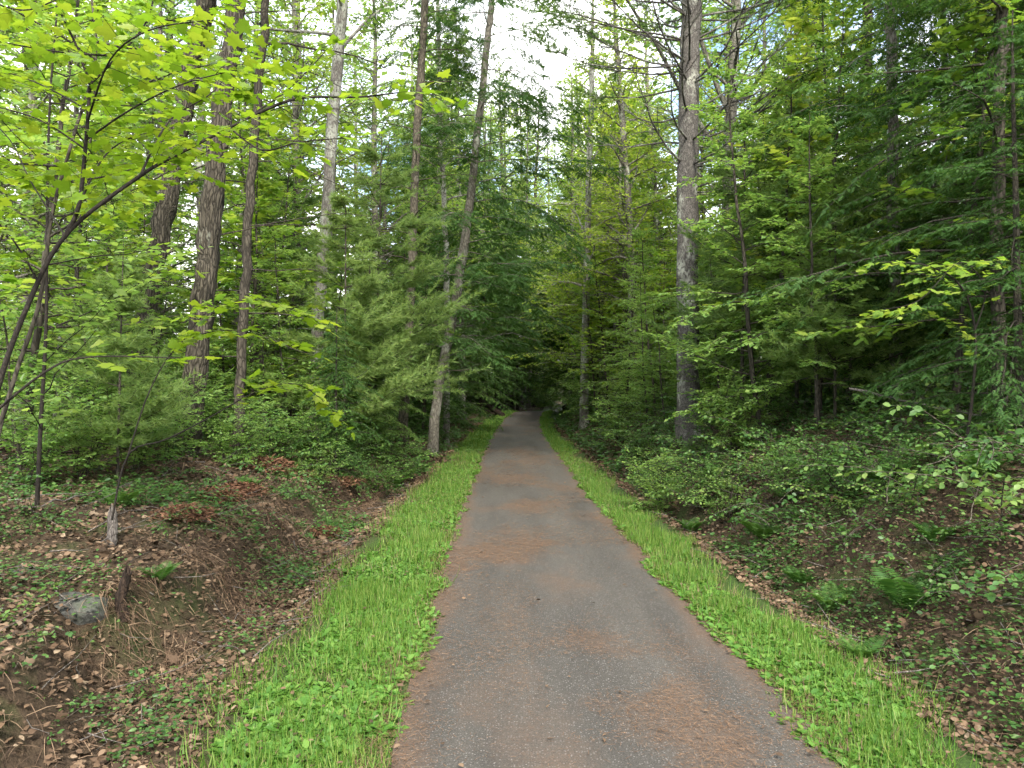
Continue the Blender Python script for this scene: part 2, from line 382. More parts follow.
for n, d0, d1, L in ((11500, 2.7, 8, .052), (8000, 8, 18, .068), (2600, 18, 45, .10)):
    x, y, z, u, side = verge_points(n, d0, d1, r, .9)
    keep = (fnoise(x, y, .6, 53) + r.normal(0, .05, n) > np.where(side > 0, .38, .41)) & ((u < .8))
    x, y, z = x[keep], y[keep], z[keep]; n = len(x); k = 6
    pos = np.repeat(np.stack([x, y, z + .008], 1), k, 0)
    d = rdir(n * k, r, .05, .75); up = UP + r.normal(0, .25, (n * k, 3))
    s = L * r.uniform(.45, 1.25, n).repeat(k) * r.uniform(.7, 1.1, n * k)
    pos += d * np.array([.35, .35, .5]) * s[:, None] * r.uniform(0, 1.0, (n * k, 1))
    weed.scatter(pos, d * np.array([1, 1, .6]), up, s, OVAL, s * r.uniform(.75, 1.3, n * k))
tag(link('verge_weeds', weed.mesh('verge_weeds', M['weed'])), 'broad leaved plantain and clover mixed into the verge grass', 'weeds', kind='stuff')

def bank_points(n, d0, d1, rng, lo=2.0, hi=7.5, power=1.0):
    y = d0 + (d1 - d0) * rng.uniform(0, 1, n) ** power
    side = rng.choice([-1, 1], n); off = side * (np.where(side < 0, lo + .05, lo - .2) + (hi - lo) * rng.uniform(0, 1, n) ** 1.3)
    x = off + centre(y); return x, y, ground(x, y), off
litter = MB()
for n, d0, d1, L in ((70000, 2.8, 8, .036), (60000, 7, 16, .05), (22000, 15, 40, .10)):
    x, y, z, off = bank_points(n, d0, d1, r, 1.9, 8.5)
    keep = fnoise(x, y, 1.1, 61) + r.normal(0, .08, n) > .36; x, y, z = x[keep], y[keep], z[keep]; n = len(x)
    s = L * r.uniform(.5, 1.35, n)
    litter.scatter(np.stack([x, y, z + r.uniform(.004, .05, n)], 1), rdir(n, r, -.35, .35), UP + r.normal(0, .8, (n, 3)), s, OVAL, s * r.uniform(.5, 1.5, n))
x, y, z, off = bank_points(5200, 2.9, 15, r, 2.0, 7.5); k = vnoise(x, y, .7, 65) > .42; x, y, z = x[k], y[k], z[k]; n = len(x)
litter.scatter(np.stack([x, y, z + r.uniform(.01, .05, n)], 1), rdir(n, r, -.5, .5), UP + r.normal(0, .6, (n, 3)), r.uniform(.04, .10, n), (MAPLE[0] * np.array([1, .8, 2.2]), MAPLE[1]))
tag(link('leaf_litter', litter.mesh('leaf_litter', M['litter'])), 'brown fallen leaves covering the banks and woodland floor', 'leaf litter', kind='stuff')

ndl = MB()
for n, d0, d1, L, w in ((60000, 2.6, 7, .034, .0017), (34000, 7, 12, .045, .0028), (14000, 12, 24, .07, .005)):
    y = d0 + (d1 - d0) * r.uniform(0, 1, n); o = r.uniform(-1.25, 1.25, n); x = centre(y) + o
    dens = np.clip((fnoise(x * 1.0, y * .6, 1.1, 71) - .52) * 3, 0, .6) + np.clip((np.abs(o) - .88) * 3.5, 0, .9) + .03 + drift(x, y)
    keep = r.uniform(0, 1, n) < dens; x, y, o = x[keep], y[keep], o[keep]; n = len(x)
    z = ground(x, y) + .012 + .02 * np.clip(1 - (o / 1.05) ** 2, -.3, 1) + .012
    d = rdir(n, r, -.03, .03)
    ndl.scatter(np.stack([x, y, z], 1), d, UP + r.normal(0, .2, (n, 3)), L * r.uniform(.5, 1.3, n), (np.array([[0, .5, 0], [0, -.5, 0], [.5, -.5, .03], [.5, .5, .03], [1, -.3, 0], [1, .3, 0]]), [[[0, 1, 2], [0, 2, 3], [3, 2, 4], [3, 4, 5]]]), w)
n = 1500
y = r.uniform(2.8, 22, n); o = np.concatenate([r.uniform(-1.1, 1.1, 190), r.choice([-1, 1], 1310) * r.uniform(.92, 2.3, 1310)]); x = centre(y) + o
tag(link('pine_needle_litter', ndl.mesh('pine_needle_litter', M['needle_litter'])), 'rust brown fallen pine needles drifted over the path', 'pine needles', kind='stuff')
pl = MB(); s = r.uniform(.018, .045, n)
pl.scatter(np.stack([x, y, ground(x, y) + .045], 1), rdir(n, r, -.1, .1), UP + r.normal(0, .3, (n, 3)), s, OVAL, s * 1.1)
tag(link('fallen_leaf_scatter', pl.mesh('fallen_leaf_scatter', M['litter'])), 'small pale dead leaves scattered on the asphalt', 'fallen leaves', kind='stuff')

cover = MB()
for n, d0, d1, L, k in ((6500, 2.8, 8, .030, 12), (6000, 7, 18, .045, 12), (2600, 16, 45, .11, 10)):
    x, y, z, off = bank_points(n, d0, d1, r, 2.15, 8)
    keep = fnoise(x, y, 1.2, 81) > np.where(off > 0, .37, .52); x, y, z = x[keep], y[keep], z[keep]; n = len(x)
    hgt = r.uniform(.05, .26, n) * (L / .06) ** .5
    pos = np.repeat(np.stack([x, y, z], 1), k, 0) + np.concatenate([r.normal(0, .09, (n * k, 2)), (r.uniform(.15, 1, n * k) * np.repeat(hgt, k))[:, None]], 1)
    s = L * r.uniform(.6, 1.4, n * k)
    cover.scatter(pos, rdir(n * k, r, -.2, .35), UP + r.normal(0, .4, (n * k, 3)), s, OVAL, s * r.uniform(.9, 1.3, n * k))
tag(link('ground_cover', cover.mesh('ground_cover', M['cover'])), 'low dark green creeping plants on the banks', 'ground cover', kind='stuff')
dry = MB()
for n, d0, d1, L, w in ((11000, 3, 9, .15, .0038), (11000, 8, 24, .24, .007)):
    x, y, z, off = bank_points(n, d0, d1, r, 2.2, 6)
    keep = ((off < 0) & (fnoise(x, y, 1.1, 91) > .40)) | ((off > 0) & (fnoise(x, y, 1.3, 93) > .52)); x, y, z, off = x[keep], y[keep], z[keep], off[keep]; n = len(x)
    d = np.stack([-np.sign(off) * r.uniform(.1, 1, n), r.normal(0, .6, n), r.uniform(-.35, .55, n)], 1)
    nn = -d * .2 + np.array([0, 0, -1.0]) + r.normal(0, .3, (n, 3))
    dry.scatter(np.stack([x, y, z + .02], 1), d, nn, L * r.uniform(.4, 1.2, n), BLADE, w)
x, y, z, u, side = verge_points(15000, 2.7, 22, r, .8); n = len(x); d = rdir(n, r, -.02, .7)
dry.scatter(np.stack([x, y, z + .005], 1), d, -np.stack([d[:, 0], d[:, 1], -.3 - 0 * z], 1), r.uniform(.04, .13, n), BLADE, .005)
y = r.uniform(4.5, 14, 16000); o = -r.uniform(2.45, 3.05, 16000); x = centre(y) + o; k = fnoise(x, y, .7, 97) + r.normal(0, .09, 16000) > .62; x, y = x[k], y[k]; n = len(x)
d = np.stack([r.uniform(-.1, .9, n), r.normal(0, .75, n), r.uniform(-1.2, .3, n)], 1)
dry.scatter(np.stack([x, y, ground(x, y) + r.uniform(.01, .08, n)], 1), d, np.array([.5, 0, -1.0]) + r.normal(0, .4, (n, 3)), r.uniform(.05, .22, n), BLADE, .004)
tag(link('dried_grass', dry.mesh('dried_grass', M['dry'])), 'brown dried grass and root strands hanging over the cut banks', 'dried grass', kind='stuff')

# ------------------------------------------------------------------ branching
def grow(rng, p0, d, L, n=6, wander=.12, bend=(0, 0, 0)):
    d = np.array(d, float); d /= np.linalg.norm(d) + 1e-9
    st = L / (n - 1); pts = [np.array(p0, float)]; bend = np.array(bend, float)
    for i in range(n - 1):
        d = d + rng.normal(0, wander, 3) + bend / (n - 1); d /= np.linalg.norm(d)
        pts.append(pts[-1] + d * st)
    return np.array(pts)
def along(pts, u):
    n = len(pts) - 1; f = np.clip(np.asarray(u) * n, 0, n - 1e-6); i = f.astype(int); w = (f - i)[..., None]
    return pts[i] * (1 - w) + pts[i + 1] * w, pts[i + 1] - pts[i]
class LeafBin:
    def __init__(s): s.p = []; s.d = []; s.n = []; s.s = []
    def add(s, p, d, n, z): s.p.append(p); s.d.append(d); s.n.append(n); s.s.append(z)
    def to(s, mb, tmpl, wr=1.0):
        if not s.p: return
        S = np.concatenate(s.s); mb.scatter(np.concatenate(s.p), np.concatenate(s.d), np.concatenate(s.n), S, tmpl, S * wr)
def spray(W, B, rng, pts, r0, n_sub, sub_len, gap, size, u0=.2, droop=.15, ang=(35, 65), wood=True, tilt=.35, flat=.12, tip=True, skip=0.0):
    """side branches with leaves in a flat fan along one limb"""
    for k in range(n_sub + 1):
        last = k == n_sub
        u = 1.0 if last else u0 + (1 - u0) * (k + rng.uniform(0, .8)) / n_sub
        if not last and rng.uniform() < skip: continue
        p0, t = along(pts, u); t = t / (np.linalg.norm(t) + 1e-9)
        sd = np.cross(t, UP); ln = np.linalg.norm(sd); sd = sd / ln if ln > .2 else np.array([rng.normal(), rng.normal(), 0.0])
        if last: d = t; L = sub_len * .55
        else:
            a = math.radians(rng.uniform(*ang)); d = t * math.cos(a) + sd * math.sin(a) * (1 if k % 2 else -1) + UP * rng.normal(0, flat)
            L = sub_len * (1 - .62 * (u - u0) / (1 - u0 + 1e-6)) * rng.uniform(.65, 1.2)
        sp = grow(rng, p0, d, L, 4, .10, (0, 0, -droop))
        if wood and not last: W.tube(sp, np.linspace(r0 * .5, r0 * .14, 4), 3)
        m = max(3, int(L / gap)); uu = (np.arange(m) + rng.uniform(.2, .8, m)) / m
        uu = .08 + .92 * uu
        lp, lt = along(sp, uu); lt = lt / (np.linalg.norm(lt, axis=1, keepdims=True) + 1e-9)
        s2 = np.cross(lt, UP); s2 /= np.linalg.norm(s2, axis=1, keepdims=True) + 1e-6
        sg = np.where(np.arange(m) % 2, 1., -1.)[:, None]
        ld = lt * .55 + s2 * sg * rng.uniform(.5, 1.0, (m, 1)) + np.array([0, 0, -droop]) + rng.normal(0, .18, (m, 3))
        ld[-1] = lt[-1] + rng.normal(0, .1, 3)
        B.add(lp, ld, UP + rng.normal(0, tilt, (m, 3)), size * rng.uniform(.45, 1.3, m))

def trunk_tube(W, pts, r0, r1, sides=10, knob=.05, rng=rnd, flare=1.35, pw=.8):
    n = len(pts); u = np.linspace(0, 1, n)
    rad = r1 + (r0 - r1) * (1 - u) ** pw
    z = pts[:, 2] - pts[0, 2]
    rad = rad * (1 + (flare - 1) * np.exp(-z / (r0 * 1.6 + .02)))
    W.tube(pts, rad, sides, knob, rng); return rad
def dense(pts, n):
    pts = np.asarray(pts, float); t = np.linspace(0, len(pts) - 1, n); i = np.clip(t.astype(int), 0, len(pts) - 2); f = (t - i)[:, None]
    # Catmull-Rom through the points
    p0 = pts[np.clip(i - 1, 0, None)]; p1 = pts[i]; p2 = pts[i + 1]; p3 = pts[np.clip(i + 2, None, len(pts) - 1)]
    return .5 * ((2 * p1) + (-p0 + p2) * f + (2 * p0 - 5 * p1 + 4 * p2 - p3) * f ** 2 + (-p0 + 3 * p1 - 3 * p2 + p3) * f ** 3)

def straight(rng, H, n=12, lean=.03, wob=.05):
    z = np.linspace(0, H, n); a = rng.uniform(0, 2 * PI)
    x = np.cumsum(rng.normal(0, wob * H / n * .4, n)) + z * lean * math.cos(a); y = np.cumsum(rng.normal(0, wob * H / n * .4, n)) + z * lean * math.sin(a)
    x -= x[0]; y -= y[0]
    return np.stack([x, y, z], 1)

def limbs_broad(W, B, rng, tp, rad, z0, z1, n, Lmax, leafgap, leafsize, elev=(5, 45), sub=8, sublen=.9, top=.35, droop=.15, tilt=.4, skip=.0):
    H = tp[-1, 2]
    for i in range(n):
        t = (i + rng.uniform(0, .9)) / n; z = z0 + (z1 - z0) * t
        u = np.interp(z, tp[:, 2], np.linspace(0, 1, len(tp))); p0, _ = along(tp, np.array(u))
        a = i * 2.399 + rng.normal(0, .4); e = math.radians(rng.uniform(*elev) + 25 * t)
        L = Lmax * (1 - (1 - top) * t) * rng.uniform(.6, 1.1) * (.7 + .3 * math.sin(PI * min(1, t * 1.4 + .2)))
        d = (math.cos(a) * math.cos(e), math.sin(a) * math.cos(e), math.sin(e))
        lp = grow(rng, p0, d, L, 7, .13, (0, 0, -.25))
        rr = max(.006, np.interp(u, np.linspace(0, 1, len(rad)), rad) * .38)
        W.tube(lp, np.linspace(rr, rr * .22, 7), 5 if rr > .02 else 4)
        spray(W, B, rng, lp, rr * .6, sub, sublen * L / Lmax + .12, leafgap, leafsize, .18, droop, tilt=tilt, skip=skip)

# ------------------------------------------------------------------ tree kinds (each returns meshes that copies share)
def finish(kind, W, wm, Ls):
    out = [('trunk', W.mesh(kind + '_trunk', M[wm], True))]
    for part, mb, lm in Ls: out.append((part, mb.mesh(kind + '_' + part, M[lm])))
    return out
def k_canopy(seed, H=19, r0=.20, bark='bark_grey', leaf='canopy', z0=.30, size=.14, dens=1.0, lean=.03):
    rng = np.random.default_rng(seed); W = MB(); B = LeafBin(); C = MB()
    tp = straight(rng, H, 16, lean, .06); rad = trunk_tube(W, tp, r0, .03, 10, .05, rng)
    limbs_broad(W, B, rng, tp, rad, H * z0, H * .98, int(52 * dens), H * .24, .062, size, (10, 45), 13, 1.7, .35, .2, .5)
    for i in range(7):
        z = rng.uniform(.1, z0) * H; u = z / H; p0, _ = along(tp, np.array(u)); a = rng.uniform(0, 6.28)
        lp = grow(rng, p0, (math.cos(a), math.sin(a), rng.uniform(-.2, .4)), rng.uniform(.6, 1.8), 6, .15); W.tube(lp, np.linspace(.014, .004, 6), 4)
    B.to(C, DIAMOND, 1.15); return finish('canopy_tree', W, bark, [('crown', C, leaf)])
def k_pine(seed, H=21, r0=.20, z_dead=.2, z_live=.36, bark='bark_pine', size=.17):
    rng = np.random.default_rng(seed); W = MB(); B = LeafBin(); C = MB()
    tp = straight(rng, H, 18, .015, .02); rad = trunk_tube(W, tp, r0, .02, 10, .04, rng)
    z = z_dead * H
    while z < H * .985:
        t = z / H
        for j in range(rng.integers(3, 6)):
            p0, _ = along(tp, np.array(t)); a = rng.uniform(0, 6.28); live = t > z_live
            L = (3.4 * (1 - t) + .4) * rng.uniform(.6, 1.05); 
            if not live: L *= .6
            e = rng.uniform(-.05, .35)
            lp = grow(rng, p0, (math.cos(a), math.sin(a), e), L, 7, .09, (0, 0, .25 if live else -.15)); rr = .012 + .018 * (1 - t)
            W.tube(lp, np.linspace(rr, .004, 7), 4)
            if live: spray(W, B, rng, lp, rr * .5, 14, L * .42, .06, size, .3, -.1, (30, 60), True, .8, .2)
            else:
                for q in range(4):
                    pp, tt = along(lp, np.array(rng.uniform(.3, .95))); W.tube(grow(rng, pp, tt + rng.normal(0, .5, 3) * np.linalg.norm(tt), L * .3, 4, .2), np.linspace(.005, .002, 4), 3)
        z += rng.uniform(.45, .8)
    B.to(C, TUFT); return finish('pine_tree', W, bark, [('crown', C, 'pine')])
def k_pine_sapling(seed, H=5.0):
    rng = np.random.default_rng(seed); W = MB(); B = LeafBin(); C = MB()
    tp = straight(rng, H, 12, .02, .02); trunk_tube(W, tp, .035 * H / 5, .006, 6, .03, rng)
    z = .18 * H
    while z < H * .97:
        t = z / H
        for j in range(5):
            p0, _ = along(tp, np.array(t)); a = rng.uniform(0, 6.28); L = (1.75 * (1 - t) + .25) * rng.uniform(.6, 1.1) * H / 5
            lp = grow(rng, p0, (math.cos(a), math.sin(a), rng.uniform(.1, .4)), L, 6, .07, (0, 0, .15)); W.tube(lp, np.linspace(.010, .003, 6), 3)
            spray(W, B, rng, lp, .006, 11, L * .5, .042, .13, .2, -.05, (30, 60), True, .8, .15)
        z += H * rng.uniform(.055, .09)
    B.to(C, TUFT); return finish('pine_sapling', W, 'bark_dark', [('crown', C, 'pine')])
def k_hemlock(seed, H=11, r0=.12, zl=.06, spread=.30, nb=95, bark='bark_dark', twl=.135):
    rng = np.random.default_rng(seed); W = MB(); B = LeafBin(); C = MB()
    tp = straight(rng, H, 14, .015, .03); trunk_tube(W, tp, r0, .012, 8, .04, rng)
    for i in range(nb):
        t = zl + (.985 - zl) * ((i + rng.uniform(0, .8)) / nb); p0, _ = along(tp, np.array(t)); a = i * 2.399 + rng.normal(0, .4)
        L = (spread * H * (1 - t) ** .6 + .25) * rng.uniform(.55, 1.1); e = rng.uniform(-.05, .35)
        lp = grow(rng, p0, (math.cos(a), math.sin(a), e), L, 8, .08, (0, 0, -.65)); rr = .008 + .014 * (1 - t)
        W.tube(lp, np.linspace(rr, .003, 8), 4)
        spray(W, B, rng, lp, rr * .4, int(6 + L * 7), .25 + L * .28, .047, twl, .10, .3, (40, 65), True, .35, .08)
    B.to(C, HTWIG, .9); return finish('hemlock_tree', W, bark, [('crown', C, 'hemlock')])
def k_sapling(seed, H=5, leaf='beech', size=.085, z0=.14, n=34, L=1.5, tm=DIAMOND, bark='bark_dark', gap=.033, wr=1.25, r0=None, sub=13):
    rng = np.random.default_rng(seed); W = MB(); B = LeafBin(); C = MB()
    tp = straight(rng, H, 12, .09, .12); rad = trunk_tube(W, tp, r0 or .007 * H + .004, .004, 6, .04, rng)
    limbs_broad(W, B, rng, tp, rad, H * z0, H * .98, n, L, gap, size, (-5, 28), sub, .65, .4, .12, .28)
    B.to(C, tm, wr); return finish('sapling', W, bark, [('crown', C, leaf)])
def k_bushy(seed, H=10, leaf='canopy', size=.12, z0=.07, L=2.7, n=70):
    rng = np.random.default_rng(seed); W = MB(); B = LeafBin(); C = MB()
    tp = straight(rng, H, 14, .05, .08); rad = trunk_tube(W, tp, .012 * H, .01, 8, .04, rng)
    limbs_broad(W, B, rng, tp, rad, H * z0, H * .98, n, L, .05, size, (0, 38), 14, 1.3, .35, .15, .45)
    B.to(C, DIAMOND, 1.2); return finish('broadleaf_tree', W, 'bark_grey', [('crown', C, leaf)])
def k_shrub(seed, H=1.5, leaf='shrub', size=.065, stems=7):
    rng = np.random.default_rng(seed); W = MB(); B = LeafBin(); C = MB()
    for i in range(stems):
        a = rng.uniform(0, 6.28); h = H * rng.uniform(.6, 1.1)
        st = grow(rng, (rng.normal(0, .06), rng.normal(0, .06), -.03), (math.cos(a) * .45, math.sin(a) * .45, 1), h, 8, .14); W.tube(st, np.linspace(.011, .003, 8), 4)
        for j in range(9):
            p0, t = along(st, np.array(rng.uniform(.15, 1))); b = rng.uniform(0, 6.28)
            lp = grow(rng, p0, (math.cos(b), math.sin(b), .35), h * .38, 5, .15); W.tube(lp, np.linspace(.005, .002, 5), 3)
            spray(W, B, rng, lp, .003, 6, h * .24, .032, size, .1, .1, tilt=.45)
    B.to(C, OVAL, 1.15)
    return [('stem', W.mesh('shrub_stem', M['bark_dark'], True)), ('foliage', C.mesh('shrub_foliage', M[leaf]))]
def k_bramble(seed, L=1.1, n=9, leaf='cover', size=.05):
    rng = np.random.default_rng(seed); W = MB(); B = LeafBin(); C = MB()
    for i in range(n):
        a = rng.uniform(0, 6.28); l = L * rng.uniform(.4, 1.2)
        st = grow(rng, (rng.normal(0, .12), rng.normal(0, .12), -.02), (math.cos(a) * .8, math.sin(a) * .8, rng.uniform(.5, 1.4)), l, 9, .16, (math.cos(a) * .5, math.sin(a) * .5, -1.1)); W.tube(st, np.linspace(.005, .002, 9), 4)
        spray(W, B, rng, st, .002, int(6 + l * 10), .17, .032, size, .1, .15, (40, 80), True, .5, .25)
    B.to(C, OVAL, 1.25)
    return [('stem', W.mesh('bramble_stem', M['bark_red'], True)), ('foliage', C.mesh('bramble_foliage', M[leaf]))]
def k_fern(seed):
    rng = np.random.default_rng(seed); mb = MB(); B = LeafBin(); W = MB()
    for i in range(8):
        a = i * .785 + rng.normal(0, .2); L = rng.uniform(.4, .62)
        fp = grow(rng, (0, 0, 0), (math.cos(a) * .5, math.sin(a) * .5, 1.3), L, 9, .03, (math.cos(a) * .7, math.sin(a) * .7, -.75)); mb.tube(fp, np.linspace(.003, .001, 9), 3)
        m = 34; uu = np.linspace(.15, 1, m); lp, lt = along(fp, uu); lt /= np.linalg.norm(lt, axis=1, keepdims=True); s2 = np.cross(lt, UP); s2 /= np.linalg.norm(s2, axis=1, keepdims=True) + 1e-6
        sg = np.where(np.arange(m) % 2, 1., -1.)[:, None]; sz = L * .28 * np.sin(PI * np.clip(uu * .85 + .12, 0, 1))
        B.add(lp, lt * .35 + s2 * sg, np.cross(s2, lt) + rng.normal(0, .1, (m, 3)), sz)
    B.to(mb, NEEDLEAF, .9); return mb.mesh('fern', M['fern'])

KINDS = {}
def kind(name, variants): KINDS[name] = variants
kind('canopy', [k_canopy(101, 19, .19, 'bark_grey'), k_canopy(102, 17, .15, 'bark_pale', 'canopy', .36), k_canopy(103, 21, .22, 'bark_oak', 'canopy', .33), k_canopy(104, 15, .12, 'bark_grey', 'maple', .22, .14)])
kind('pine', [k_pine(111), k_pine(112, 18, .16, .12, .30), k_pine(113, 23, .22, .22, .42)])
kind('hemlock', [k_hemlock(121), k_hemlock(122, 9, .10, .05, .33, 85), k_hemlock(123, 14, .16, .10, .26, 115), k_hemlock(124, 13, .13, .27, .30, 90)])
kind('pine_sapling', [k_pine_sapling(131), k_pine_sapling(132, 4.2), k_pine_sapling(133, 6.5)])
kind('beech', [k_sapling(141, 5.0), k_sapling(142, 6.5, 'beech', .09, .12, 40, 1.8), k_sapling(143, 3.4, 'beech', .08, .1, 28, 1.2)])
kind('maple', [k_sapling(151, 5.5, 'maple', .10, .2, 30, 1.6, MAPLE, 'bark_dark', .07, 1.15, None, 11), k_sapling(152, 4.0, 'maple', .09, .15, 26, 1.3, MAPLE, 'bark_dark', .065, 1.15, None, 11)])
kind('shrub', [k_shrub(161), k_shrub(162, 1.1, 'shrub', .055, 6), k_shrub(163, 1.9, 'beech', .07, 7), k_shrub(164, .75, 'cover', .06, 5)])
kind('bushy', [k_bushy(181), k_bushy(182, 12.5, 'beech', .12, .10, 3.0, 76), k_bushy(183, 9, 'maple', .11, .12, 2.7, 70), k_bushy(184, 9, 'shrub', .12, .05, 2.5, 60)])
kind('bramble', [k_bramble(191), k_bramble(192, .7, 9, 'cover', .04), k_bramble(193, .9, 7, 'shrub', .055), k_bramble(194, .5, 12, 'cover', .035), k_bramble(195, .6, 6, 'shrub', .045)])
FERN = [k_fern(171), k_fern(172)]

NAMES = {'bramble': ('bramble', 'plant'), 'bushy': ('broadleaf_tree', 'tree'), 'canopy': ('broadleaf_tree', 'tree'), 'pine': ('pine_tree', 'pine tree'), 'hemlock': ('hemlock_tree', 'hemlock tree'), 'pine_sapling': ('pine_sapling', 'young pine'),
         'beech': ('beech_sapling', 'sapling'), 'maple': ('maple_sapling', 'sapling'), 'shrub': ('shrub', 'shrub')}
PLACED = []
def plant(kd, var, px, d, scale=1.0, rot=None, label=None, group=None, sink=.06, x=None):
    x = X(px, d) if x is None else x
    nm, cat = NAMES[kd]
    c = float(centre(d)); lim = 3.0 if d >= 50 or d < 25 or kd not in ('hemlock', 'bushy') else 4.3
    if kd not in ('bramble', 'shrub') and abs(x - c) < lim: x = c + math.copysign(lim, x - c)
    z = G(x, d)
    root = thing(nm, label, cat, (x, d, z - sink), group)
    root.rotation_euler = (0, 0, rnd.uniform(0, 6.28) if rot is None else rot); root.scale = (scale,) * 3
    for part, me in KINDS[kd][var]: link(part, me, root)
    PLACED.append((x, d, kd, var, scale, root)); return root

# ------------------------------------------------------------------ the trunks one can single out in the photograph
def hero(name, label, cat, pix, d, wpx, H, bark, build, sides=14, knob=.06, flare=1.35, topfrac=.55):
    rng = np.random.default_rng(int(pix[0][0]) * 7 + 5)
    bx = X(pix[0][0], d); bz = G(bx, d) - .08
    pts = [np.array([bx, d, bz])] + [P(a, b, d) for a, b in pix[1:]]
    pts = [q for i, q in enumerate(pts) if i == 0 or q[2] > bz + .3]
    v = pts[-1] - pts[-2]; v /= np.linalg.norm(v); v = v * .6 + UP * .4; v /= np.linalg.norm(v)
    ztop = pts[-1][2]
    if H > ztop + 1.5:
        for f in (.35, .7, 1.0): pts.append(pts[-1] + v / v[2] * (H - ztop) * .34)
    loc = pts[0].copy(); tp = dense(np.array(pts) - loc, 46)
    tp[1:-1, :2] += rng.normal(0, .012, (44, 2))
    r0 = wpx / FPX * d / 2
    W = MB(); u = np.linspace(0, 1, 46); z = tp[:, 2]; zv = ztop - loc[2]
    rad = np.where(z < zv, r0 * (1 - (1 - topfrac) * z / zv), r0 * topfrac * np.clip(1 - (z - zv) / (tp[-1, 2] - zv + 1e-6), 0.06, 1))
    rad = rad * (1 + (flare - 1) * np.exp(-z / .28)); W.tube(tp, rad, sides, knob, rng)
    root = thing(name, label, cat, loc)
    leaves = build(W, rng, tp, rad) or []
    link('trunk', W.mesh(name + '_trunk', M[bark], True), root)
    for part, mb, lm in leaves: link(part, mb.mesh(name + '_' + part, M[lm]), root)
    PLACED.append((bx, d, 'hero', 0, 1, root)); return root
def at_z(tp, z): return along(tp, np.interp(z, tp[:, 2], np.linspace(0, 1, len(tp))))[0]
def dead_branches(W, rng, tp, zs, Lr, r=.012, az=None, bend=-.25):
    for z in zs:
        a = rng.uniform(0, 6.28) if az is None else rng.choice(az) + rng.normal(0, .35); L = rng.uniform(*Lr)
        lp = grow(rng, at_z(tp, z), (math.cos(a), math.sin(a), rng.uniform(-.1, .35)), L, 8, .10, (0, 0, bend)); W.tube(lp, np.linspace(r, .003, 8), 4)
        for q in range(int(L * 3)):
            pp, tt = along(lp, np.array(rng.uniform(.25, .95))); tt /= np.linalg.norm(tt)
            W.tube(grow(rng, pp, tt + rng.normal(0, .6, 3), L * rng.uniform(.12, .3), 4, .2), np.linspace(.0045, .002, 4), 3)
def b_oak(z0, n=26, L=4.2, leaf='canopy', dead=(2, 5), zd=(2.0, 6.5)):
    def f(W, rng, tp, rad):
        B = LeafBin(); C = MB()
        limbs_broad(W, B, rng, tp, rad, z0, tp[-1, 2] * .98, n, L, .065, .14, (5, 45), 13, 1.6, .4, .2, .5); B.to(C, DIAMOND, 1.15)
        dead_branches(W, rng, tp, rng.uniform(zd[0], zd[1], rng.integers(*dead) + 2), (.5, 1.8))
        return [('crown', C, leaf)]
    return f
def b_pine_hero(W, rng, tp, rad):
    B = LeafBin(); C = MB(); H = tp[-1, 2]
    for z in (1.15, 1.9, 2.6, 3.4): dead_branches(W, rng, tp, [z] * 2, (.08, .3), .014)
    z = 4.6
    while z < H * .98:
        live = z > 7.6
        for j in range(rng.integers(4, 7) if z > 5 else 2):
            a = rng.uniform(0, 6.28); L = (2.3 + 1.4 * rng.uniform()) * (1 if not live else np.interp(z, [7.6, H], [1.25, .25]))
            lp = grow(rng, at_z(tp, z), (math.cos(a), math.sin(a), rng.uniform(-.1, .3)), L, 9, .08, (0, 0, .5)); W.tube(lp, np.linspace(.023, .005, 9), 5)
            for q in range(11):
                u = rng.uniform(.25, .95); pp, tt = along(lp, np.array(u)); tt /= np.linalg.norm(tt); s = np.cross(tt, UP) * rng.choice([-1, 1])
                sp = grow(rng, pp, tt + s * rng.uniform(.4, .9) + rng.normal(0, .15, 3), L * .38 * (1.1 - u) + .15, 5, .13); W.tube(sp, np.linspace(.009, .003, 5), 3)
            if live or (z > 6.2 and rng.uniform() < .5): spray(W, B, rng, lp, .008, 9, L * .4, .09, .17, .4 if live else .75, -.1, (30, 60), True, .8, .2)
        z += rng.uniform(.3, .55)
    B.to(C, TUFT); return [('crown', C, 'pine')]
def b_conifer(zdead, zlive, L=2.6, droop=-.5, mat_='hemlock', tm=HTWIG, size=.16, gap=.07, top=.2, step=.28, sparse=0.0):
    def f(W, rng, tp, rad):
        B = LeafBin(); C = MB(); H = tp[-1, 2]; z = zdead; i = 0
        while z < H * .985:
            a = i * 2.399 + rng.normal(0, .5); i += 1; t = z / H; Lb = L * (1 - (1 - top) * max(0, (z - zlive) / (H - zlive))) * rng.uniform(.6, 1.15)
            lp = grow(rng, at_z(tp, z), (math.cos(a), math.sin(a), rng.uniform(0, .35)), Lb, 8, .09, (0, 0, droop)); W.tube(lp, np.linspace(.017, .003, 8), 4)
            if z > zlive or rng.uniform() < .25: spray(W, B, rng, lp, .006, int(6 + Lb * 7), .25 + Lb * .28, gap, size, .15, .3, (40, 65), True, .4, .10, skip=sparse)
            else:
                for q in range(4):
                    pp, tt = along(lp, np.array(rng.uniform(.3, .9))); tt /= np.linalg.norm(tt); W.tube(grow(rng, pp, tt + rng.normal(0, .5, 3), .4, 4, .2), np.linspace(.005, .002, 4), 3)
            z += step * rng.uniform(.5, 1.4)
        B.to(C, tm, .9 if tm is HTWIG else 1.0); return [('crown', C, mat_)]
    return f

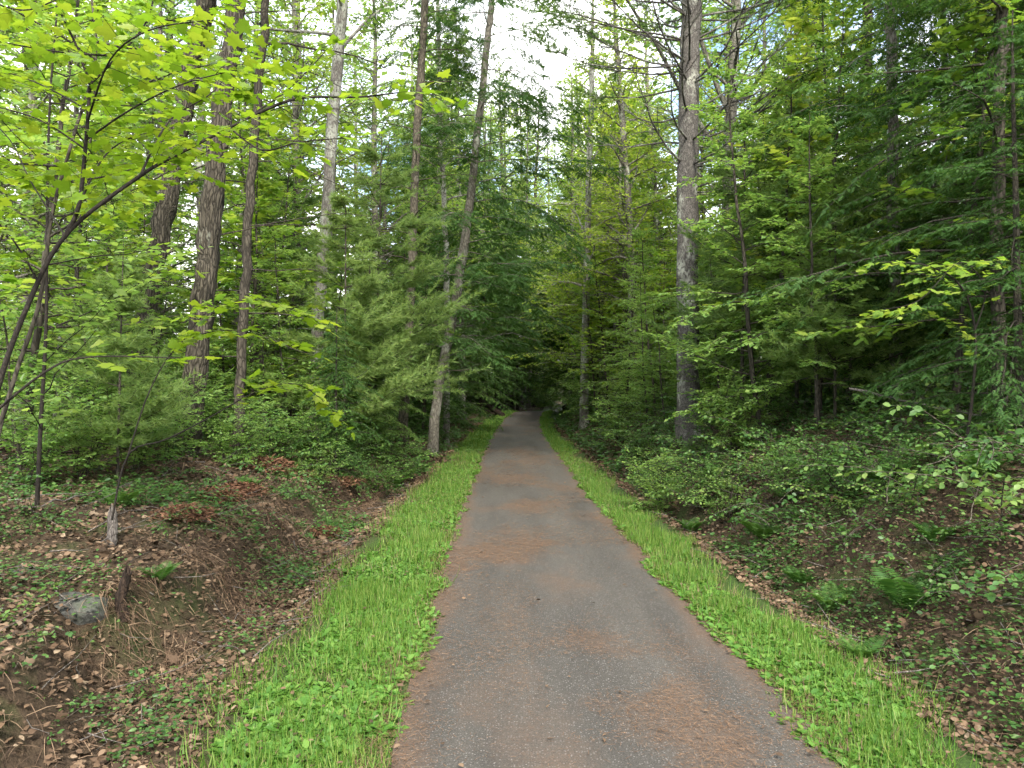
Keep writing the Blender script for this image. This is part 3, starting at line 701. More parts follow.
hero('pine_tree', 'tall grey lichen spotted pine standing straight at the right edge of the trail', 'pine tree',
     [(689, 445), (688, 340), (687, 200), (689, 90), (690, 0)], 14, 22.5, 21, 'bark_pine', b_pine_hero, 18, .035, 1.5, .85)
hero('oak_tree', 'dark furrowed oak trunk with gnarled base, nearest big trunk on the left bank', 'tree',
     [(184, 462), (192, 390), (204, 300), (209, 230), (216, 160), (227, 70), (237, 0)], 10.5, 24, 18, 'bark_oak', b_oak(6.8, 22), 16, .10, 1.35, .72)
hero('oak_tree', 'furrowed oak leaning right, behind the bright maple leaves at left', 'tree',
     [(128, 430), (150, 290), (163, 220), (178, 140), (193, 60), (206, 0)], 13, 20, 18, 'bark_oak', b_oak(7.2, 22), 16, .09, 1.4, .85)
def b_t3(W, rng, tp, rad):
    dead_branches(W, rng, tp, np.linspace(1.6, 6.4, 16), (1.0, 2.4), .011, [0, .3, -.4, 2.9])
    B = LeafBin(); C = MB(); limbs_broad(W, B, rng, tp, rad, 6.2, tp[-1, 2] * .97, 20, 2.6, .14, .14, (10, 40), 8, 1.2, .4, .2, .5); B.to(C, DIAMOND, 1.15); return [('crown', C, 'canopy')]
hero('hemlock_tree', 'slim dark trunk with bare sideways branches, right of the gnarled oak', 'tree',
     [(237, 440), (242, 340), (247, 240), (256, 120), (266, 0)], 11.3, 10.5, 13, 'bark_dark', b_t3, 12, .05, 1.3, .75)
hero('broadleaf_tree', 'pale grey trunk standing back in the left woods between oak and reddish conifer', 'tree',
     [(312, 430), (318, 320), (326, 220), (334, 110), (343, 0)], 17, 13, 19, 'bark_pale', b_oak(8.5, 24, 3.8), 14, .05, 1.3, .8)
hero('pine_tree', 'slender reddish brown conifer trunk with thin branches on the left roadside', 'conifer',
     [(402, 445), (408, 350), (413, 220), (418, 110), (425, 0)], 19, 10, 17, 'bark_red', b_conifer(2.0, 6.5, 2.6, -.4, 'hemlock', HTWIG, .17, .09, .25, .34, .25), 12, .05, 1.3, .7)
hero('hemlock_tree', 'grey leaning trunk rising out of the left grass verge beside the trail', 'tree',
     [(432, 430), (439, 385), (454, 310), (467, 220), (478, 130), (488, 40), (492, 0)], 21, 10.5, 18, 'bark_grey', b_conifer(2.7, 3.0, 4.0, -.5, 'hemlock', HTWIG, .17, .065, .85, .19, .04), 14, .05, 1.35, .6)
hero('broadleaf_tree', 'thin white barked stem behind the leaning verge trunk', 'tree',
     [(446, 425), (447, 330), (446, 250), (440, 120), (438, 0)], 25, 7, 16, 'bark_pale', b_oak(8, 18, 2.8), 8, .04)
hero('broadleaf_tree', 'slim pale grey trunk in the woods just right of the trail end', 'tree',
     [(584, 420), (586, 300), (589, 180), (592, 60)], 30, 9, 19, 'bark_pale', b_oak(5.0, 34, 3.4, 'maple'), 10, .05)
hero('broadleaf_tree', 'yellow green maple with forked pale stem left of the lichen spotted pine', 'maple',
     [(634, 418), (632, 300), (629, 210), (622, 120), (616, 40)], 27, 9, 17, 'bark_grey', b_oak(3.6, 64, 3.2, 'maple', (1, 2), (2.5, 4)), 10, .05)
hero('broadleaf_tree', 'yellow green maple behind the lichen spotted pine, its crown showing to the left', 'maple',
     [(664, 415), (662, 300), (655, 200), (648, 100)], 33, 9, 18, 'bark_grey', b_oak(4.0, 64, 3.4, 'maple', (1, 2), (3, 4)), 10, .05)
def b_fork(W, rng, tp, rad):
    B = LeafBin(); C = MB()
    for a, z in ((.4, 5.0), (3.4, 6.2), (2.6, 7.5)):
        lp = grow(rng, at_z(tp, z), (math.cos(a) * .5, math.sin(a) * .3, 1), 6.5, 10, .07); W.tube(lp, np.linspace(.075, .02, 10), 7)
        spray(W, B, rng, lp, .03, 18, 2.0, .06, .14, .3, .2, (30, 60), True, .5, .3)
    limbs_broad(W, B, rng, tp, rad, 7.5, tp[-1, 2] * .97, 22, 3.2, .065, .14, (10, 45), 12, 1.4, .4, .2, .5); B.to(C, DIAMOND, 1.15)
    dead_branches(W, rng, tp, rng.uniform(2.5, 7, 7), (.8, 2.2), .014)
    return [('crown', C, 'canopy')]
hero('broadleaf_tree', 'mossy forked grey trunk just right of the lichen spotted pine', 'tree',
     [(741, 425), (734, 320), (728, 220), (731, 110), (737, 0)], 20, 12, 18, 'bark_grey', b_fork, 12, .06, 1.3, .8)
hero('hemlock_tree', 'dark hemlock with drooping boughs on the right bank, nearest to the camera', 'hemlock tree',
     [(1000, 440), (998, 300), (1000, 100), (1002, 0)], 7.6, 13, 12, 'bark_dark', b_conifer(1.2, 1.9, 2.2, -.6, 'hemlock', HTWIG, .085, .034, .3, .15), 12, .05, 1.3, .8)
hero('hemlock_tree', 'dark hemlock with pale slim trunk showing through boughs on the right bank', 'hemlock tree',
     [(896, 430), (894, 300), (893, 200), (892, 90), (890, 0)], 10.5, 12, 13, 'bark_grey', b_conifer(1.2, 2.2, 1.9, -.6, 'hemlock', HTWIG, .12, .05, .3, .19), 12, .04, 1.3, .8)
hero('hemlock_tree', 'hemlock behind the slim grey trunk on the right, with a jagged dark outline', 'hemlock tree',
     [(868, 425), (868, 300), (866, 100), (868, 0)], 14, 12, 14, 'bark_dark', b_conifer(2.2, 3.0, 2.0, -.5, 'hemlock', HTWIG, .16, .07, .3, .17), 10, .04, 1.3, .8)

# ------------------------------------------------------------------ the near maple at the upper left
def near_maple():
    rng = np.random.default_rng(77); d = 3.5
    bx, by = X(-62, d), d; bz = G(bx, by) - .05; loc = np.array([bx, by, bz])
    root = thing('maple_tree', 'young maple reaching in from the left with bright yellow green leaves', 'maple', loc)
    W = MB(); B = LeafBin(); C = MB()
    def pl(pp, n): return dense(np.array([P(a, b, dd) for a, b, dd in pp]) - loc, n)
    main = pl([(-62, 715, d), (-32, 520, d), (-4, 395, 3.5), (25, 312, 3.5), (65, 236, 3.5), (140, 176, 3.55), (190, 148, 3.6), (258, 113, 3.7)], 44); main[0] = 0
    W.tube(main, np.linspace(.0155, .0055, 44), 8, .03, rng)
    L = []
    def limb(pp, r0, r1=.002, n=16):
        q = pl(pp, n); W.tube(q, np.linspace(r0, r1, n), 6); L.append(q); return q
    up = limb([(65, 236, 3.5), (79, 205, 3.5), (86, 140, 3.5), (90, 84, 3.5)], .011, .007)
    limb([(90, 84, 3.5), (76, 45, 3.45), (56, 0, 3.4), (50, -50, 3.35)], .007)
    limb([(90, 84, 3.5), (118, 56, 3.55), (148, 18, 3.6), (160, -45, 3.65)], .007)
    limb([(118, 56, 3.55), (60, 52, 3.2), (-10, 40, 2.9)], .005)
    limb([(258, 113, 3.7), (300, 98, 3.75), (360, 97, 3.85), (408, 92, 3.95), (440, 96, 4.0)], .008)
    limb([(250, 116, 3.7), (290, 88, 3.8), (325, 52, 3.9)], .005)
    limb([(230, 128, 3.66), (262, 150, 3.5), (300, 142, 3.4), (345, 138, 3.4)], .005)
    limb([(140, 176, 3.55), (170, 120, 3.9), (215, 90, 4.2), (250, 40, 4.5)], .006)
    limb([(86, 140, 3.5), (130, 110, 3.4), (180, 85, 3.3), (235, 70, 3.3)], .005)
    limb([(86, 150, 3.5), (40, 120, 3.5), (-15, 105, 3.5), (-70, 100, 3.5)], .005)
    limb([(88, 110, 3.5), (30, 80, 3.8), (-40, 60, 4.0)], .005)
    limb([(40, 285, 3.5), (5, 230, 3.4), (-50, 190, 3.3)], .005)
    limb([(88, 120, 3.5), (110, 60, 3.2), (150, 30, 3.0), (210, 20, 2.9)], .005)
    limb([(148, 18, 3.6), (190, 20, 3.7), (235, 5, 3.8)], .004)
    limb([(56, 0, 3.4), (20, 10, 3.3), (-40, -10, 3.2)], .004)
    limb([(65, 236, 3.5), (30, 180, 3.9), (10, 140, 4.2), (-30, 100, 4.4)], .005)
    limb([(79, 205, 3.5), (110, 150, 3.9), (160, 130, 4.3), (205, 130, 4.6)], .005)
    for q in L + [main[28:]]:
        ln = np.linalg.norm(np.diff(q, axis=0), axis=1).sum()
        spray(W, B, rng, q, .0035, int(4 + ln * 9), .21 + ln * .15, .045, .062, .12, .12, (35, 75), True, .34, .14)
    low = [limb([(-20, 425, 3.6), (45, 372, 3.6), (90, 357, 3.7), (180, 358, 3.9)], .007, .003), ]
    spray(W, B, rng, low[0], .003, 5, .25, .09, .075, .5, .12, tilt=.3)
    B.to(C, MAPLE, 1.12)
    link('trunk', W.mesh('maple_trunk', M['twig'], True), root); link('crown', C.mesh('maple_crown', M['maple_hero']), root)
    # the second, browner stem beside it
    d2 = 4.3; bx = X(-30, d2); loc2 = np.array([bx, d2, G(bx, d2) - .05]); loc = loc2
    root = thing('maple_sapling', 'brown crooked stem crossing behind the dark maple stem at left', 'sapling', loc2)
    W = MB(); B = LeafBin(); C = MB(); L.clear()
    st = pl([(-30, 700, d2), (-8, 470, d2), (14, 380, d2), (40, 300, 4.3), (52, 215, 4.3), (74, 135, 4.3), (96, 55, 4.3), (90, -30, 4.3), (100, -160, 4.3)], 40); st[0] = 0
    W.tube(st, np.linspace(.015, .005, 40), 8, .04, rng)
    for z, a in ((2.6, .2), (3.0, 2.8), (3.3, -.5), (3.7, 1.4), (4.0, 3.4), (4.3, .7), (2.9, 1.2), (3.6, -1.9), (3.2, 2.0)):
        lp = grow(rng, at_z(st, z - loc2[2]), (math.cos(a), math.sin(a), .35), 1.2, 7, .12); W.tube(lp, np.linspace(.007, .002, 7), 4)
        spray(W, B, rng, lp, .003, 14, .5, .045, .072, .15, .12, (35, 75), True, .35, .14)
    B.to(C, MAPLE, 1.12)
    link('trunk', W.mesh('brown_stem', M['bark_dark'], True), root); link('crown', C.mesh('brown_stem_crown', M['maple_hero']), root)
    # a yellow green sapling in front of the oaks
    d3 = 5.6; bx = X(150, d3); loc = np.array([bx, d3, G(bx, d3) - .04])
    root = thing('maple_sapling', 'low arching sapling with yellow tinged leaves in front of the gnarled oak', 'sapling', loc)
    W = MB(); B = LeafBin(); C = MB(); L.clear()
    st = limb([(112, 520, d3), (128, 455, d3), (165, 440, 5.5), (205, 420, 5.5), (260, 390, 5.5), (300, 385, 5.5), (335, 412, 5.6)], .008, .002, 24)
    l2 = limb([(128, 455, d3), (150, 390, 5.7), (180, 345, 5.8), (230, 330, 5.9), (300, 345, 6.0)], .006)
    l3 = limb([(180, 345, 5.8), (210, 310, 5.8), (262, 300, 5.7), (310, 318, 5.6)], .005)
    for q, u0 in ((st, .55), (l2, .4), (l3, .1)): spray(W, B, rng, q, .0035, 15, .42, .05, .085, u0, .12, (40, 75), True, .28, .10)
    B.to(C, MAPLE, 1.12)
    link('trunk', W.mesh('arching_stem', M['twig'], True), root); link('crown', C.mesh('arching_crown', M['maple_hero']), root)
    # thin black upright stem
    d4 = 6.0; bx = X(38, d4); loc = np.array([bx, d4, G(bx, d4) - .04])
    root = thing('beech_sapling', 'thin dark upright stem rising through the leaves near the left edge', 'sapling', loc)
    W = MB(); B = LeafBin(); C = MB(); L.clear()
    st = limb([(37, 505, d4), (41, 420, d4), (46, 330, d4), (47, 230, d4), (50, 100, d4), (60, -20, d4)], .017, .006, 24)
    for z in np.linspace(1.3, 4.6, 14):
        a = rng.uniform(0, 6.28); lp = grow(rng, at_z(st, z - .5), (math.cos(a), math.sin(a), .3), 1.0, 6, .12); W.tube(lp, np.linspace(.006, .002, 6), 4)
        spray(W, B, rng, lp, .003, 10, .4, .04, .075, .2, .12)
    B.to(C, OVAL, 1.15)
    link('trunk', W.mesh('thin_stem', M['twig'], True), root); link('crown', C.mesh('thin_crown', M['beech']), root)
near_maple()
def right_maple():
    rng = np.random.default_rng(78); d = 6.4; bx = X(960, d); loc = np.array([bx, d, G(bx, d) - .04])
    root = thing('maple_sapling', 'small maple with a bright lime spray of leaves before the right hemlocks', 'sapling', loc)
    W = MB(); B = LeafBin(); C = MB()
    def limb(pp, r0, r1, n=18):
        q = dense(np.array([P(a, b, dd) for a, b, dd in pp]) - loc, n); W.tube(q, np.linspace(r0, r1, n), 6); return q
    a = limb([(960, 480, d), (972, 400, d), (975, 330, 6.4), (960, 285, 6.3), (925, 265, 6.2), (880, 262, 6.1)], .014, .003)
    b_ = limb([(975, 330, 6.4), (985, 290, 6.4), (960, 262, 6.2), (920, 300, 6.0), (880, 310, 6.0)], .006, .002)
    for q in (a, b_): spray(W, B, rng, q, .0035, 18, .42, .038, .062, .3, .1, (40, 75), True, .3, .1)
    B.to(C, MAPLE, 1.12)
    link('trunk', W.mesh('lime_stem', M['twig'], True), root); link('crown', C.mesh('lime_crown', M['maple']), root)
right_maple()

# ------------------------------------------------------------------ planting the woods
def zone(px):
    for a, b, t in ((-900, 130, 'behind the near bright maple'), (130, 275, 'behind the furrowed oaks'), (275, 395, 'around the pale grey left trunk'),
                    (395, 500, 'by the leaning verge trunk'), (500, 575, 'at the dark end of the trail'), (575, 690, 'left of the lichen pine'),
                    (690, 845, 'between lichen pine and right hemlocks'), (845, 2000, 'among the right bank hemlocks')):
        if a <= px < b: return t
WORDS = {'bramble': ('low sprawling bramble', 'brambles'), 'bushy': ('bushy low branched tree', 'bushy trees'), 'canopy': ('tall broadleaf tree', 'tall broadleaf trees'), 'pine': ('tall feathery pine', 'tall pines'), 'hemlock': ('drooping hemlock', 'hemlocks'), 'pine_sapling': ('feathery young pine', 'young pines'),
         'beech': ('layered beech sapling', 'beech saplings'), 'maple': ('yellow green maple sapling', 'maple saplings'), 'shrub': ('leafy shrub', 'shrubs')}
def ok(x, d, rad):
    for (a, b, k, v, s, o) in PLACED:
        rr = rad if k != 'hero' else rad * .6
        if (a - x) ** 2 + (b - d) ** 2 < rr * rr: return False
    return True
def fill(kd, n, d0, d1, px0, px1, rad, smin, smax, omin_l=3.1, omin_r=2.9, omax=99, hmax=None, tries=60, variants=None):
    c = 0
    for _ in range(n * tries):
        if c >= n: break
        d = d0 + (d1 - d0) * rnd.uniform() ** .8; px = rnd.uniform(px0, px1); x = X(px, d); off = x - float(centre(d))
        if off < 0 and (-off < omin_l or -off > omax): continue
        if off > 0 and (off < omin_r or off > omax): continue
        if not ok(x, d, rad): continue
        v = int(rnd.choice(variants)) if variants else int(rnd.integers(len(KINDS[kd]))); s = rnd.uniform(smin, smax)
        plant(kd, v, px, d, s); c += 1
# set pieces, placed after the photograph
for kd, v, px, d, s in (
    ('pine_sapling', 0, 797, 12.5, 1.0), ('pine_sapling', 2, 770, 17, 1.0), ('pine_sapling', 1, 835, 10, .8),
    ('pine_sapling', 2, 375, 16, 1.05), ('pine_sapling', 0, 345, 13.5, .95), ('pine_sapling', 1, 118, 8.0, .62), ('pine_sapling', 2, 290, 20, 1.1),
    ('hemlock', 1, 425, 24, .62), ('hemlock', 1, 452, 29, .8), ('hemlock', 0, 370, 15.2, .42), ('hemlock', 1, 335, 11.8, .3), ('hemlock', 1, 470, 37, .85), ('hemlock', 3, 545, 58, 1.2), ('hemlock', 3, 512, 60, 1.3), ('hemlock', 0, 488, 44, .9),
    ('hemlock', 3, 563, 50, .95), ('hemlock', 1, 590, 47, .95), ('hemlock', 3, 500, 54, 1.0), ('hemlock', 3, 540, 68, 1.1), ('hemlock', 3, 515, 63, 1.1), ('hemlock', 1, 572, 64, 1.1), ('hemlock', 0, 478, 58, 1.1),
    ('hemlock', 2, 555, 74, 1.1), ('hemlock', 1, 525, 78, 1.3), ('hemlock', 0, 495, 76, 1.2), ('hemlock', 2, 600, 60, 1.0),
    ('hemlock', 0, 975, 9.4, .75), ('hemlock', 1, 1075, 8.6, 1.0), ('hemlock', 0, 950, 14, .9), ('hemlock', 2, 1010, 13, .95), ('hemlock', 1, 1020, 6.6, .42), ('hemlock', 0, 1120, 12, 1.0),
    ('beech', 1, 592, 22, .72), ('beech', 0, 615, 18.5, .75), ('beech', 1, 575, 29, .9), ('beech', 2, 640, 16.5, .85), ('beech', 0, 655, 20, 1.0), ('beech', 1, 580, 35, 1.0), ('beech', 2, 722, 13.5, .95), ('beech', 0, 745, 15, .9),
    ('beech', 1, 625, 25, 1.0), ('beech', 2, 705, 17, 1.1), ('beech', 0, 438, 25.5, .6), ('beech', 2, 462, 32, .9), ('beech', 0, 600, 40, 1.2),
    ('bushy', 2, 612, 31, 1.45), ('bushy', 2, 648, 37, 1.75), ('bushy', 2, 585, 43, 1.6), ('bushy', 1, 665, 30, 1.0), ('bushy', 0, 560, 62, 1.5), ('bushy', 0, 530, 72, 1.6), ('bushy', 3, 455, 46, 1.3), ('bushy', 0, 480, 62, 1.5),
    ('bushy', 2, 765, 23, 1.15), ('bushy', 1, 795, 29, 1.0), ('bushy', 0, 300, 26, 1.1), ('bushy', 2, 265, 21, 1.0), ('bushy', 2, 100, 19, 1.2), ('bushy', 1, 20, 16, 1.0), ('bushy', 0, 375, 31, 1.2), ('bushy', 2, 410, 36, 1.3), ('maple', 0, 852, 11.4, 1.25), ('maple', 0, 950, 8.4, 1.05),
    ('beech', 1, 60, 10.5, .9), ('beech', 0, 290, 13, .8), ('beech', 2, 20, 8.2, .7), ('beech', 2, 95, 9.6, .75), ('beech', 2, 150, 12, .8), ('beech', 2, 265, 12.6, .75), ('beech', 2, 230, 14, 1.0), ('beech', 1, 140, 15, .8), ('beech', 2, 320, 12.3, .5), ('beech', 2, 355, 14.5, .7), ('shrub', 2, 75, 8.0, .6), ('shrub', 1, 375, 12.6, .7), ('shrub', 0, 392, 14.2, .7), ('shrub', 1, 318, 10.6, .5), ('bramble', 0, 285, 9.4, .7), ('bramble', 2, 300, 8.6, .6), ('bramble', 1, 250, 7.6, .6), ('bramble', 2, 350, 10.6, .8), ('shrub', 2, 25, 7.4, .55), ('shrub', 2, 160, 9.8, .6), ('shrub', 0, 275, 11.6, .7), ('shrub', 2, 330, 11.6, .6), ('shrub', 0, 350, 13.2, .7), ('shrub', 2, 235, 10.2, .5), ('shrub', 2, 130, 8.6, .5), ('beech', 1, 265, 17, 1.0), ('beech', 0, 90, 13, .9),
    ('canopy', 0, 290, 27, 1.0), ('canopy', 3, 335, 33, 1.25), ('canopy', 0, 380, 29, .95), ('canopy', 1, 360, 42, 1.2), ('canopy', 2, 405, 46, 1.1), ('canopy', 0, 445, 38, 1.0), ('canopy', 3, 300, 22, 1.1), ('canopy', 2, 255, 30, 1.0), ('canopy', 1, 200, 24, 1.0), ('canopy', 0, 120, 22, 1.0), ('canopy', 2, 40, 24, 1.0), ('canopy', 3, 470, 52, 1.35),
    ('hemlock', 3, 470, 42, 1.2), ('hemlock', 3, 543, 51, 1.2), ('hemlock', 0, 468, 33, 1.2), ('hemlock', 2, 565, 62, 1.3), ('hemlock', 0, 526, 66, 1.6), ('hemlock', 0, 440, 36, 1.2),
    ('bushy', 2, 600, 36, 1.7), ('bushy', 2, 640, 44, 2.0), ('bushy', 2, 575, 52, 1.9), ('canopy', 3, 700, 34, 1.2), ('canopy', 3, 720, 26, 1.1), ('canopy', 0, 755, 36, 1.1), ('bushy', 2, 710, 28, 1.3), ('bushy', 0, 740, 40, 1.6),
    ('bushy', 0, -20, 11.5, .8), ('bushy', 1, 150, 16, .85), ('maple', 0, 20, 8.6, 1.2), ('bushy', 2, 60, 14, .95), ('maple', 0, 270, 15, 1.3), ('bushy', 0, 235, 19, .95),
    ('bramble', 0, 60, 3.8, .5), ('bramble', 1, 140, 3.95, .6), ('bramble', 2, 15, 4.0, .5), ('bramble', 0, 165, 4.6, .5), ('bramble', 1, 105, 3.75, .6), ('bramble', 3, -5, 3.9, .8), ('bramble', 2, 150, 4.35, .4),
    ('beech', 1, 762, 10.8, .85), ('beech', 0, 818, 9.8, .8), ('pine_sapling', 2, 742, 12, .8), ('beech', 1, 850, 12.5, 1.0), ('bushy', 2, 825, 17, 1.0), ('beech', 2, 726, 16.5, 1.0), ('pine_sapling', 1, 812, 13.2, .95), ('bushy', 1, 772, 19, .8),
    ('canopy', 2, 510, 70, 1.5), ('canopy', 2, 533, 82, 1.6), ('canopy', 0, 490, 76, 1.6), ('canopy', 0, 521, 90, 1.8), ('hemlock', 2, 476, 45, 1.5), ('bushy', 2, 566, 40, 1.85), ('canopy', 3, 574, 47, 1.35), ('canopy', 3, 552, 96, 2.1),
    ('hemlock', 3, 488, 50.5, 1.05), ('hemlock', 3, 566, 51, 1.0), ('hemlock', 3, 484, 53, 1.2), ('hemlock', 3, 560, 57, 1.2), ('hemlock', 3, 500, 58, 1.25), ('hemlock', 0, 470, 49, 1.3), ('hemlock', 0, 590, 49.5, 1.2),
    ('canopy', 3, 418, 34, 1.15), ('canopy', 3, 604, 37, 1.1), ('canopy', 3, 585, 49, 1.45), ('canopy', 3, 440, 44, 1.4), ('canopy', 1, 455, 57, 1.5), ('canopy', 3, 596, 60, 1.6), ('canopy', 3, 505, 73, 2.0), ('canopy', 3, 525, 86, 2.2), ('pine', 0, 462, 40, 1.05),
    ('shrub', 0, 655, 12.5, .6), ('shrub', 2, 668, 11, .5), ('shrub', 0, 700, 10.2, .6), ('shrub', 1, 730, 9.2, .7), ('shrub', 2, 740, 11, .6), ('shrub', 0, 790, 8.4, .55), ('shrub', 1, 840, 7.4, .6), ('shrub', 1, 900, 6.8, .6), ('shrub', 0, 640, 15, .6), ('shrub', 2, 622, 19, .7),
    ('beech', 1, 818, 10.4, .9), ('beech', 0, 768, 12, 1.1), ('beech', 1, 765, 15.5, 1.1),
    ('bushy', 3, 545, 82, 1.3), ('bushy', 0, 533, 92, 1.4), ('hemlock', 1, 552, 77, 1.2), ('hemlock', 1, 540, 86, 1.3), ('bushy', 3, 556, 98, 1.5), ('shrub', 0, 541, 70, 1.6), ('shrub', 2, 552, 74, 1.6), ('shrub', 0, 534, 74, 1.7),
    ('canopy', 0, 548, 63, 1.25), ('hemlock', 3, 506, 51, 1.5), ('pine', 2, 528, 70, 1.15), ('canopy', 2, 480, 66, 1.25), ('canopy', 3, 575, 58, 1.45), ('hemlock', 3, 556, 56, 1.3), ('hemlock', 3, 520, 62, 1.3), ('canopy', 0, 610, 52, 1.15), ('canopy', 3, 640, 56, 1.5),
    ('maple', 0, 610, 28, 1.2), ('maple', 1, 660, 24, 1.2), ('maple', 0, 770, 14, .9), ('maple', 1, 330, 14.5, .9), ('maple', 0, 250, 14, 1.0)):
    plant(kd, v, px, d, s)
fill('hemlock', 6, 18, 60, 880, 1150, 2.2, .8, 1.15, 4, 4)
fill('hemlock', 4, 22, 62, 20, 470, 3.0, .7, 1.1, 4, 4)
fill('pine', 8, 22, 78, -150, 470, 3.2, .85, 1.1, 4, 4)
fill('pine', 5, 26, 78, 690, 1180, 3.0, .8, 1.05, 4, 4)
fill('pine', 3, 55, 85, 560, 690, 3.0, .7, .85, 4, 4)
fill('canopy', 34, 18, 82, -200, 440, 3.0, .85, 1.1, 4, 4)
fill('canopy', 30, 18, 82, 690, 1200, 3.0, .8, 1.05, 4, 4)
fill('canopy', 10, 42, 90, 560, 700, 3.0, .65, .85, 4, 4)
fill('pine_sapling', 14, 12, 40, -100, 460, 1.7, .7, 1.15, 4, 4)
fill('pine_sapling', 10, 12, 40, 690, 1100, 1.7, .7, 1.15, 4, 4)
fill('beech', 34, 12.5, 50, -150, 440, 1.3, .7, 1.2, 3.6, 4)
fill('beech', 30, 9, 50, 590, 1150, 1.3, .7, 1.2, 4, 3.2)
fill('maple', 20, 13, 42, -200, 400, 1.3, .7, 1.15, 3.8, 4)
fill('maple', 12, 12, 42, 590, 1100, 1.3, .7, 1.1, 4, 3.4)
fill('shrub', 62, 6.5, 34, -60, 470, .75, .6, 1.1, 3.4, 3)
fill('shrub', 60, 6.2, 34, 560, 1110, .7, .6, 1.1, 3, 2.75)
fill('bramble', 10, 6, 20, 0, 430, .8, .5, .9, 2.9, 3, 3.8)
fill('bramble', 50, 4.2, 20, 620, 1080, .42, .6, 1.2, 3, 2.45, 4.2)

fill('bushy', 40, 17, 80, -150, 440, 2.5, .75, 1.1, 4.2, 4)
fill('bushy', 34, 17, 80, 700, 1180, 2.6, .75, 1.1, 4, 4)
fill('bushy', 20, 46, 95, 380, 720, 2.6, .7, 1.05, 4, 4)
fill('bushy', 16, 26, 50, 585, 690, 2.2, .6, .85, 4, 3.4)
fill('bushy', 8, 30, 55, 380, 480, 2.2, .6, .9, 3.6, 4)
fill('beech', 16, 6.8, 22, 690, 1080, 1.0, .6, 1.0, 4, 3.1)
fill('shrub', 60, 12, 48, 60, 490, .9, .9, 1.6, 3.2, 3)
fill('shrub', 50, 12, 48, 560, 1000, .9, .9, 1.6, 3, 2.8)
fill('bramble', 130, 4.4, 16, 640, 1090, .33, .7, 1.35, 3, 2.5, 6.5)
fill('beech', 22, 6, 16, 690, 1090, .5, .2, .42, 3, 2.6, 6, variants=[2])
fill('beech', 14, 7, 18, 0, 400, .5, .2, .4, 3.5, 3, 7, variants=[2])
fill('bramble', 22, 6, 14, -40, 400, .6, .5, 1.0, 3.4, 3, 7)
fill('bramble', 40, 14, 36, 380, 700, .6, .8, 1.5, 2.6, 2.3, 5)
# labels of the planted ones: nearest of each bucket single, the deep ones that nothing tells apart share
buckets = {}
for (x, d, kd, v, s, o) in PLACED:
    if kd == 'hero': continue
    px = 512 + x / d * FPX
    dz = 'near' if d < 13 else ('mid' if d < 26 else 'deep')
    buckets.setdefault((kd, zone(px), dz), []).append((px, d, s, o))
ORD = ['leftmost', 'second from the left', 'third from the left', 'fourth from the left', 'fifth from the left', 'sixth from the left', 'seventh from the left', 'eighth from the left']
for (kd, zn, dz), lst in buckets.items():
    w, pl_ = WORDS[kd]; lst.sort(key=lambda q: q[0])
    deep = {'near': 'nearest row', 'mid': 'farther back', 'deep': 'deep in the woods'}[dz]
    for i, (px, d, s, o) in enumerate(lst):
        o['group'] = '%s %s, %s' % (pl_, zn, deep)
        if len(lst) == 1: o['label'] = '%s %s, %s' % (w, zn, deep)
        elif len(lst) <= 8 and dz != 'deep': o['label'] = '%s %s, %s, %s' % (w, zn, deep, ORD[i])
        else: o['label'] = '%s %s, %s' % (w, zn, deep)

twg = MB(); x, y, z, off = bank_points(1500, 2.9, 14, r, 2.0, 7)
for a, b, c in zip(x, y, z):
    q = grow(r, (a, b, c + r.uniform(.01, .07)), rdir(1, r, -.2, .3)[0], r.uniform(.1, .55), 4, .16); twg.tube(q, np.linspace(r.uniform(.002, .006), .0012, 4), 4)
tag(link('twig_litter', twg.mesh('twig_litter', M['stub'])), 'small dead twigs littering the banks', 'twigs', kind='stuff')
# ------------------------------------------------------------------ ferns, rock, stubs, sticks, logs
def single(name, me, label, cat, x, y, dz=0, rot=0, sc=1.0, group=None):
    o = link(name, me); o.location = (x, y, G(x, y) + dz); o.rotation_euler = (0, 0, rot); o.scale = (sc,) * 3; return tag(o, label, cat, group)
for i, (px, d, s, lab) in enumerate((
    (905, 5.3, .9, 'upright bright fern on the dark right bank'), (830, 6.0, .55, 'small fern low on the right bank near the verge'), (860, 5.0, .45, 'tiny fern at the foot of the right bank'), (762, 8.0, .75, 'fern on the right bank left of the upright bright fern'),
    (935, 5.6, .6, 'fern at the right of the upright bright fern'), (118, 7.0, .6, 'pale fern behind the grey broken stub'), (160, 5.3, .4, 'small fern right of the dark rotten stub'), (250, 9.0, .5, 'fern above the cut left bank'), (720, 10.5, .8, 'fern at the foot of the lichen spotted pine'),
    (660, 12.5, .7, 'fern left of the lichen spotted pine base'), (395, 14, .7, 'fern at the bushy edge of the left verge'), (985, 5.8, .6, 'fern close to the right edge of the picture on the dark bank'), (880, 7.2, .7, 'fern high on the right bank below the hemlocks'), (800, 6.6, .5, 'fern halfway up the right bank above the small verge fern'), (690, 9.6, .6, 'fern on the right bank below the lichen spotted pine'))):
    single('fern', FERN[i % 2], lab, 'fern', X(px, d), d, -.01, i * 1.3, s, 'ferns on the banks')
